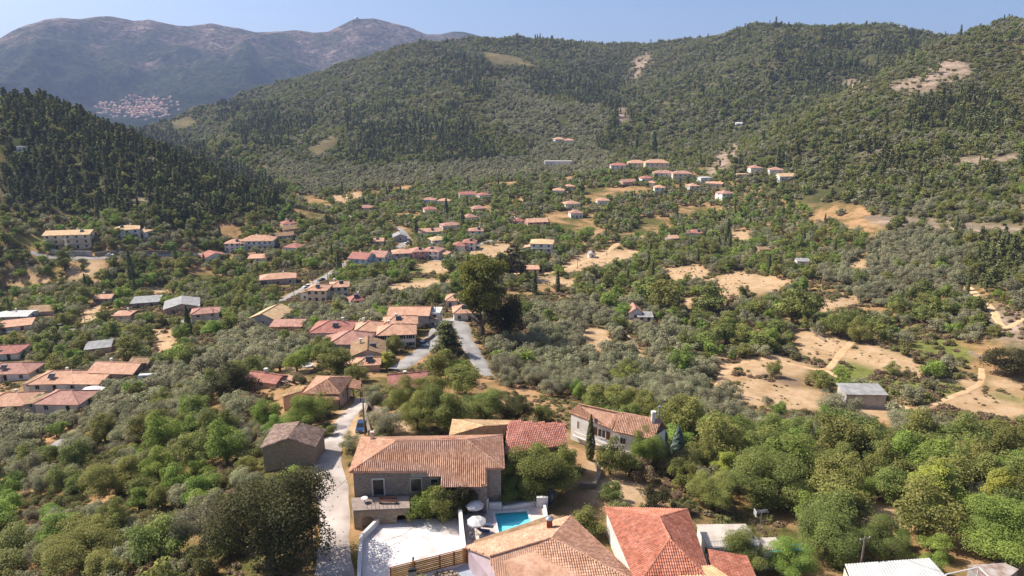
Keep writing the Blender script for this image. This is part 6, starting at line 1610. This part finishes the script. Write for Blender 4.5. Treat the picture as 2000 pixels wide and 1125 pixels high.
kind = np.where(inh, np.where(hg > .16, choose([.10, .12, .60, .17, .002, .002, .0]), np.where(hg < -.2, choose([.24, .34, .34, .02, .02, .04, .0]), choose([.34, .24, .38, .04, .002, .004, 0]))), kind); keep = np.where(inh, gap > -.42, keep)
zc = inany(U + fbm(X, Y, 90, 4) * 60, V + fbm(X + 31, Y, 90, 4) * 40, CONIFERS) & (fbm(X, Y, 45, 3) > -.18); kind = np.where(zc, choose([.10, .14, .16, 0, .24, .34, 0]), kind)
zp = inpoly(jU, jV, PINEHILL); kind = np.where(zp, choose([.05, .16, .14, .0, .18, .46, 0]), kind); keep = np.where(zp, gap > -.5, keep)
zo = inany(jU, jV, OLIVES); kind = np.where(zo, choose([.94, .05, .01, 0, 0, 0, 0]), kind); keep = np.where(zo, gap > -.40, keep)
kind = np.where(inh & (kind == 7), 1, kind)
zs = inpoly(jU, jV, SHRUBL); kind = np.where(zs, choose([.20, .20, .40, .2, 0, 0, 0]), kind); keep = np.where(zs, gap > -.06, keep)
zb = inpoly(jU, jV, BROADR); kind = np.where(zb, choose([.08, .70, .16, .03, 0, 0, .03]), kind); keep = np.where(zb, gap > -.45, keep)
zr_ = inany(jU, jV, ROCK); keep &= ~(zr_ & (R.random(n) < .86))
zf = inany(U, V, FIELDS + PLOW); keep &= ~(zf & (R.random(n) < .97)); kind[-NHED:] = np.where(R.random(NHED) < .6, 2, 3); keep[-NHED:] = fbm(X[-NHED:], Y[-NHED:], 30, 2) > .12
zw = inany(U, V, WEEDS); keep &= ~(zw & (R.random(n) < .93)); kind = np.where(zw, 2, kind)
size = {0: (4.4, 7.0), 1: (4.2, 8.0), 2: (1.9, 4.2), 3: (1.6, 3.4), 4: (1.5, 2.3), 5: (3.6, 5.6), 6: (3.0, 5.0), 7: (3.6, 7.0)}
W = np.empty(n)
for k, (a_, b_) in size.items():
    m = kind == k; W[m] = a_ + (b_ - a_) * R.random(m.sum()) ** 1.4
W *= np.where(RR > 1000, 1.3, np.where(RR > 520, 1.0, 1.0)); W = np.where((kind == 2) & (RR > 520), W * 1.5, W)
W = np.where((kind == 2) & (RR > 260) & (RR <= 520), W * 1.25, W)
W = np.where((kind == 0) & (RR < 150), W * .85, W); W = np.where(zb & ((kind == 1) | (kind == 7)), W * 1.3, W); W *= np.exp(R.normal(0, .14, n))
HRk = np.array([HR[GEOM[k]] for k in KINDS]); ZS = R.uniform(.8, 1.15, n); ZS = np.where(kind == 5, ZS * .86, ZS); ZS = np.where(kind == 4, ZS * np.where(zp | zc, .85, 1), ZS)
ZS = np.where((kind == 2) & (RR < 300), ZS * 1.25, ZS)
Hh = W * HRk[kind] * ZS
# keep things in the open: no crown over a roof, a road or a field that is seen
hp = Hh * FPX / D * .92; wp = W * FPX / D
for (hx, hy, hr, u0_, v0_, u1_, v1_, dd) in HOUSES:
    keep &= (X - hx) ** 2 + (Y - hy) ** 2 > (hr + W * .34) ** 2
    keep &= ~((RR < dd - 1) & (U + wp * .42 > u0_) & (U - wp * .42 < u1_) & (V - hp < v1_ - (v1_ - v0_) * .12) & (V > v0_))
for (u0_, v0_, u1_, v1_) in ((690, 955, 1085, 1125), (620, 860, 690, 1125), (660, 780, 730, 860), (893, 628, 935, 700), (775, 645, 865, 720), (1130, 895, 1290, 985), (905, 1010, 1480, 1125), (560, 545, 640, 590), (740, 818, 815, 850), (780, 445, 800, 492), (1365, 1000, 1540, 1085),(690,780,1110,930),(600,1100,900,1125)):
    keep &= ~((U + wp * .4 > u0_) & (U - wp * .4 < u1_) & (V - hp < v1_ - 4) & (V > v0_))
crownV = V - hp * .6
keep &= ~(inany(U, crownV, FIELDS + PLOW) & (R.random(n) < .9) & (np.arange(n) < n - NHED)); keep &= ~(inany(U, V - hp * .95, FIELDS[:10]) & (R.random(n) < .8))
rp = np.array(ROADPTS)
for i in range(0, n, 4000):
    s = slice(i, i + 4000)
    if RR[s].min() < 700: keep[s] &= (((X[s, None] - rp[:, 0]) ** 2 + (Y[s, None] - rp[:, 1]) ** 2) > (rp[:, 2] + W[s, None] * .36) ** 2).all(1)
for hx, hy, hr in HP: keep &= (X - hx) ** 2 + (Y - hy) ** 2 > (hr * .8 + W * .3) ** 2
keep &= (RR > 52) & (V < 1320)
# spacing by size, biggest first near the camera
order = np.argsort(-W * (RR < 1000)); cell = {}; ok = np.zeros(n, bool)
tight = np.where(zo | zp | zb, .30, .33) * np.where(RR > 520, .82, 1)
for i in order:
    if not keep[i]: continue
    if RR[i] >= 1000: ok[i] = True; continue
    cx, cy = int(X[i] // 8), int(Y[i] // 8); good = True
    for a_ in (-1, 0, 1):
        for c_ in (-1, 0, 1):
            for j in cell.get((cx + a_, cy + c_), ()):
                if (X[i] - X[j]) ** 2 + (Y[i] - Y[j]) ** 2 < (W[i] * tight[i] + W[j] * tight[j]) ** 2: good = False; break
            if not good: break
        if not good: break
    if good: ok[i] = True; cell.setdefault((cx, cy), []).append(i)
sel = np.where(ok)[0]
print('plants', len(sel), [int((kind[sel] == k).sum()) for k in range(8)])
# the ones that show largest stand as individuals
ADJ = {'olive': 'grey green olive tree', 'broad': 'leafy green tree', 'shrub': 'green shrub', 'brown': 'dry brownish shrub', 'cypress': 'dark narrow cypress', 'pine': 'dark conifer', 'yellow': 'yellow green vine clad tree', 'bright': 'fresh green tree'}
lm = np.array([(l[1], l[2]) for l in LANDMARK])
indiv = np.zeros(n, bool); recs = []
for k, kn in enumerate(KINDS):
    c = sel[(kind[sel] == k) & (U[sel] > -15) & (U[sel] < 2015) & (crownV[sel] < 1120) & (RR[sel] < 620)]
    c = c[np.argsort(-(W[c] * np.sqrt(Hh[c] / W[c]) / D[c]))][:300]
    indiv[c] = True
    for i in c:
        d2 = (lm[:, 0] - X[i]) ** 2 + (lm[:, 1] - Y[i]) ** 2; j = int(np.argmin(d2)); dx, dy = X[i] - lm[j, 0], Y[i] - lm[j, 1]
        ang = math.degrees(math.atan2(dx, dy)) % 360; rel = ['behind', 'behind and right of', 'right of', 'in front and right of', 'in front of', 'in front and left of', 'left of', 'behind and left of'][int((ang + 22.5) // 45) % 8]
        sz = 'tall ' if Hh[i] > HRk[k] * (size[k][0] + size[k][1]) / 2 * 1.02 else 'small ' if Hh[i] < HRk[k] * (size[k][0] * .8 + size[k][1] * .2) * .95 else ''
        recs.append([k, i, '%s%s %s %s' % (sz, ADJ[kn], rel, LANDMARK[j][0])])
bylab = {}
for r_ in recs: bylab.setdefault(r_[2], []).append(r_)
ORD = ['leftmost'] + [w + ' from left' for w in 'second third fourth fifth sixth seventh eighth ninth tenth eleventh'.split()]
for lab, rs_ in bylab.items():
    rs_.sort(key=lambda r_: U[r_[1]])
    for j, r_ in enumerate(rs_):
        l2, grp = lab, None
        if len(rs_) > 1:
            if len(rs_) <= 12: l2 = lab + ', ' + (ORD[j] if j < len(rs_) - 1 else 'rightmost')
            grp = lab.replace('tree ', 'trees ', 1)
        k, i = r_[0], r_[1]
        w_ = l2.split()
        plant(KINDS[k], X[i], Y[i], Z[i], W[i], ' '.join(w_[:16]), grp, 0 if RR[i] < 190 else 1, None, ZS[i])
# low undergrowth between the trees near the village
def undergrowth():
    global X, Y, Z, W, ZS
    m = 42000; a_ = R.uniform(RAD(-41), RAD(41), m); r_ = np.sqrt(R.uniform(55 ** 2, 420 ** 2, m)); x, y = r_ * np.sin(a_), r_ * np.cos(a_); z = ground(x, y); u, v, d = proj(x, y, z)
    w = R.uniform(.5, 1.9, m) * np.where(r_ > 200, 1.5, 1); inf = inany(u, v, FIELDS); w = np.where(inf, w * .45, w); k = ~(inf & (R.random(m) < .8)) & (fbm(x, y, 15, 3) > -.12)
    for (hx, hy, hr, *_r) in HOUSES: k &= (x - hx) ** 2 + (y - hy) ** 2 > (hr + .5) ** 2
    for (u0_, v0_, u1_, v1_) in ((690, 955, 1085, 1125), (905, 1010, 1260, 1125), (690, 850, 1110, 1010)): k &= ~((u > u0_) & (u < u1_) & (v > v0_))
    for i in range(0, m, 4000):
        s = slice(i, i + 4000); k[s] &= (((x[s, None] - rp[:, 0]) ** 2 + (y[s, None] - rp[:, 1]) ** 2) > (rp[:, 2] + w[s, None] * .3) ** 2).all(1)
    return x[k], y[k], z[k], w[k]
# the rest: woods and scrub that read as one mass
def scatter(name, label, ids, kn, lod):
    if not len(ids): return
    coll = bpy.data.collections.new(name + '_kinds')
    for v_ in range(3):
        o = bpy.data.objects.new('source_%s_%d' % (name, v_), joined_mesh(GEOM[kn], kn, lod, v_)); coll.objects.link(o)
    me = bpy.data.meshes.new(name); me.vertices.add(len(ids)); me.vertices.foreach_set('co', np.c_[X[ids], Y[ids], Z[ids] - .1].astype(np.float32).ravel())
    at = me.attributes.new('scl', 'FLOAT_VECTOR', 'POINT'); at.data.foreach_set('vector', np.c_[W[ids], W[ids], W[ids] * ZS[ids]].astype(np.float32).ravel())
    at = me.attributes.new('rot', 'FLOAT_VECTOR', 'POINT'); at.data.foreach_set('vector', np.c_[R.uniform(-.06, .06, (len(ids), 2)), R.random(len(ids)) * 6.283].astype(np.float32).ravel())
    at = me.attributes.new('pick', 'INT', 'POINT'); at.data.foreach_set('value', R.integers(0, 3, len(ids)).astype(np.int32))
    o = link(name, me); tag(o, label, kind='stuff')
    ng = bpy.data.node_groups.new(name, 'GeometryNodeTree')
    ng.interface.new_socket('Geometry', in_out='INPUT', socket_type='NodeSocketGeometry'); ng.interface.new_socket('Geometry', in_out='OUTPUT', socket_type='NodeSocketGeometry')
    A = ng.nodes.new; gi_, go_, ip, ci = A('NodeGroupInput'), A('NodeGroupOutput'), A('GeometryNodeInstanceOnPoints'), A('GeometryNodeCollectionInfo')
    ci.inputs['Collection'].default_value = coll; ci.inputs['Separate Children'].default_value = True; ci.inputs['Reset Children'].default_value = True
    def na(nm, ty):
        x = A('GeometryNodeInputNamedAttribute'); x.data_type = ty; x.inputs['Name'].default_value = nm; return x.outputs['Attribute']
    Lk = ng.links.new
    Lk(gi_.outputs[0], ip.inputs['Points']); Lk(ci.outputs[0], ip.inputs['Instance']); ip.inputs['Pick Instance'].default_value = True
    Lk(na('pick', 'INT'), ip.inputs['Instance Index']); Lk(na('scl', 'FLOAT_VECTOR'), ip.inputs['Scale'])
    er = A('FunctionNodeEulerToRotation'); Lk(na('rot', 'FLOAT_VECTOR'), er.inputs[0]); Lk(er.outputs[0], ip.inputs['Rotation'])
    Lk(ip.outputs[0], go_.inputs[0])
    md = o.modifiers.new('scatter', 'NODES'); md.node_group = ng
STUFF = {'olive': ('olive_woodland', 'grey green olive woods on the valley slopes'), 'broad': ('broadleaf_woodland', 'green broadleaf woods filling the valley and hills'), 'shrub': ('scrub', 'low green scrub over the hillsides'),
         'brown': ('dry_scrub', 'dry brownish scrub patches on the slopes'), 'cypress': ('cypress_woodland', 'dark cypress woods on the hills'), 'pine': ('conifer_woodland', 'dark conifer forest on the hills'), 'yellow': ('vine_thicket', 'yellow green vine thickets'), 'bright': ('fresh_green_woodland', 'fresh green trees scattered through the valley woods')}
for k, kn in enumerate(KINDS):
    rest = sel[(kind[sel] == k) & ~indiv[sel]]
    if kn == 'yellow': rest = rest[:0]
    nm, lab = STUFF[kn]
    scatter(nm, lab, rest[RR[rest] < 520], kn, 1)
    scatter('far_' + nm, 'distant ' + lab, rest[RR[rest] >= 520], kn, 2)

X, Y, Z, W = undergrowth(); ZS = R.uniform(.6, 1.2, len(X)); pick_ = R.random(len(X))
scatter('undergrowth', 'low green weeds and seedlings under the trees', np.where(pick_ < .55)[0], 'shrub', 2)
scatter('dry_undergrowth', 'dry brown weeds and stalks under the trees', np.where(pick_ >= .55)[0], 'brown', 2)
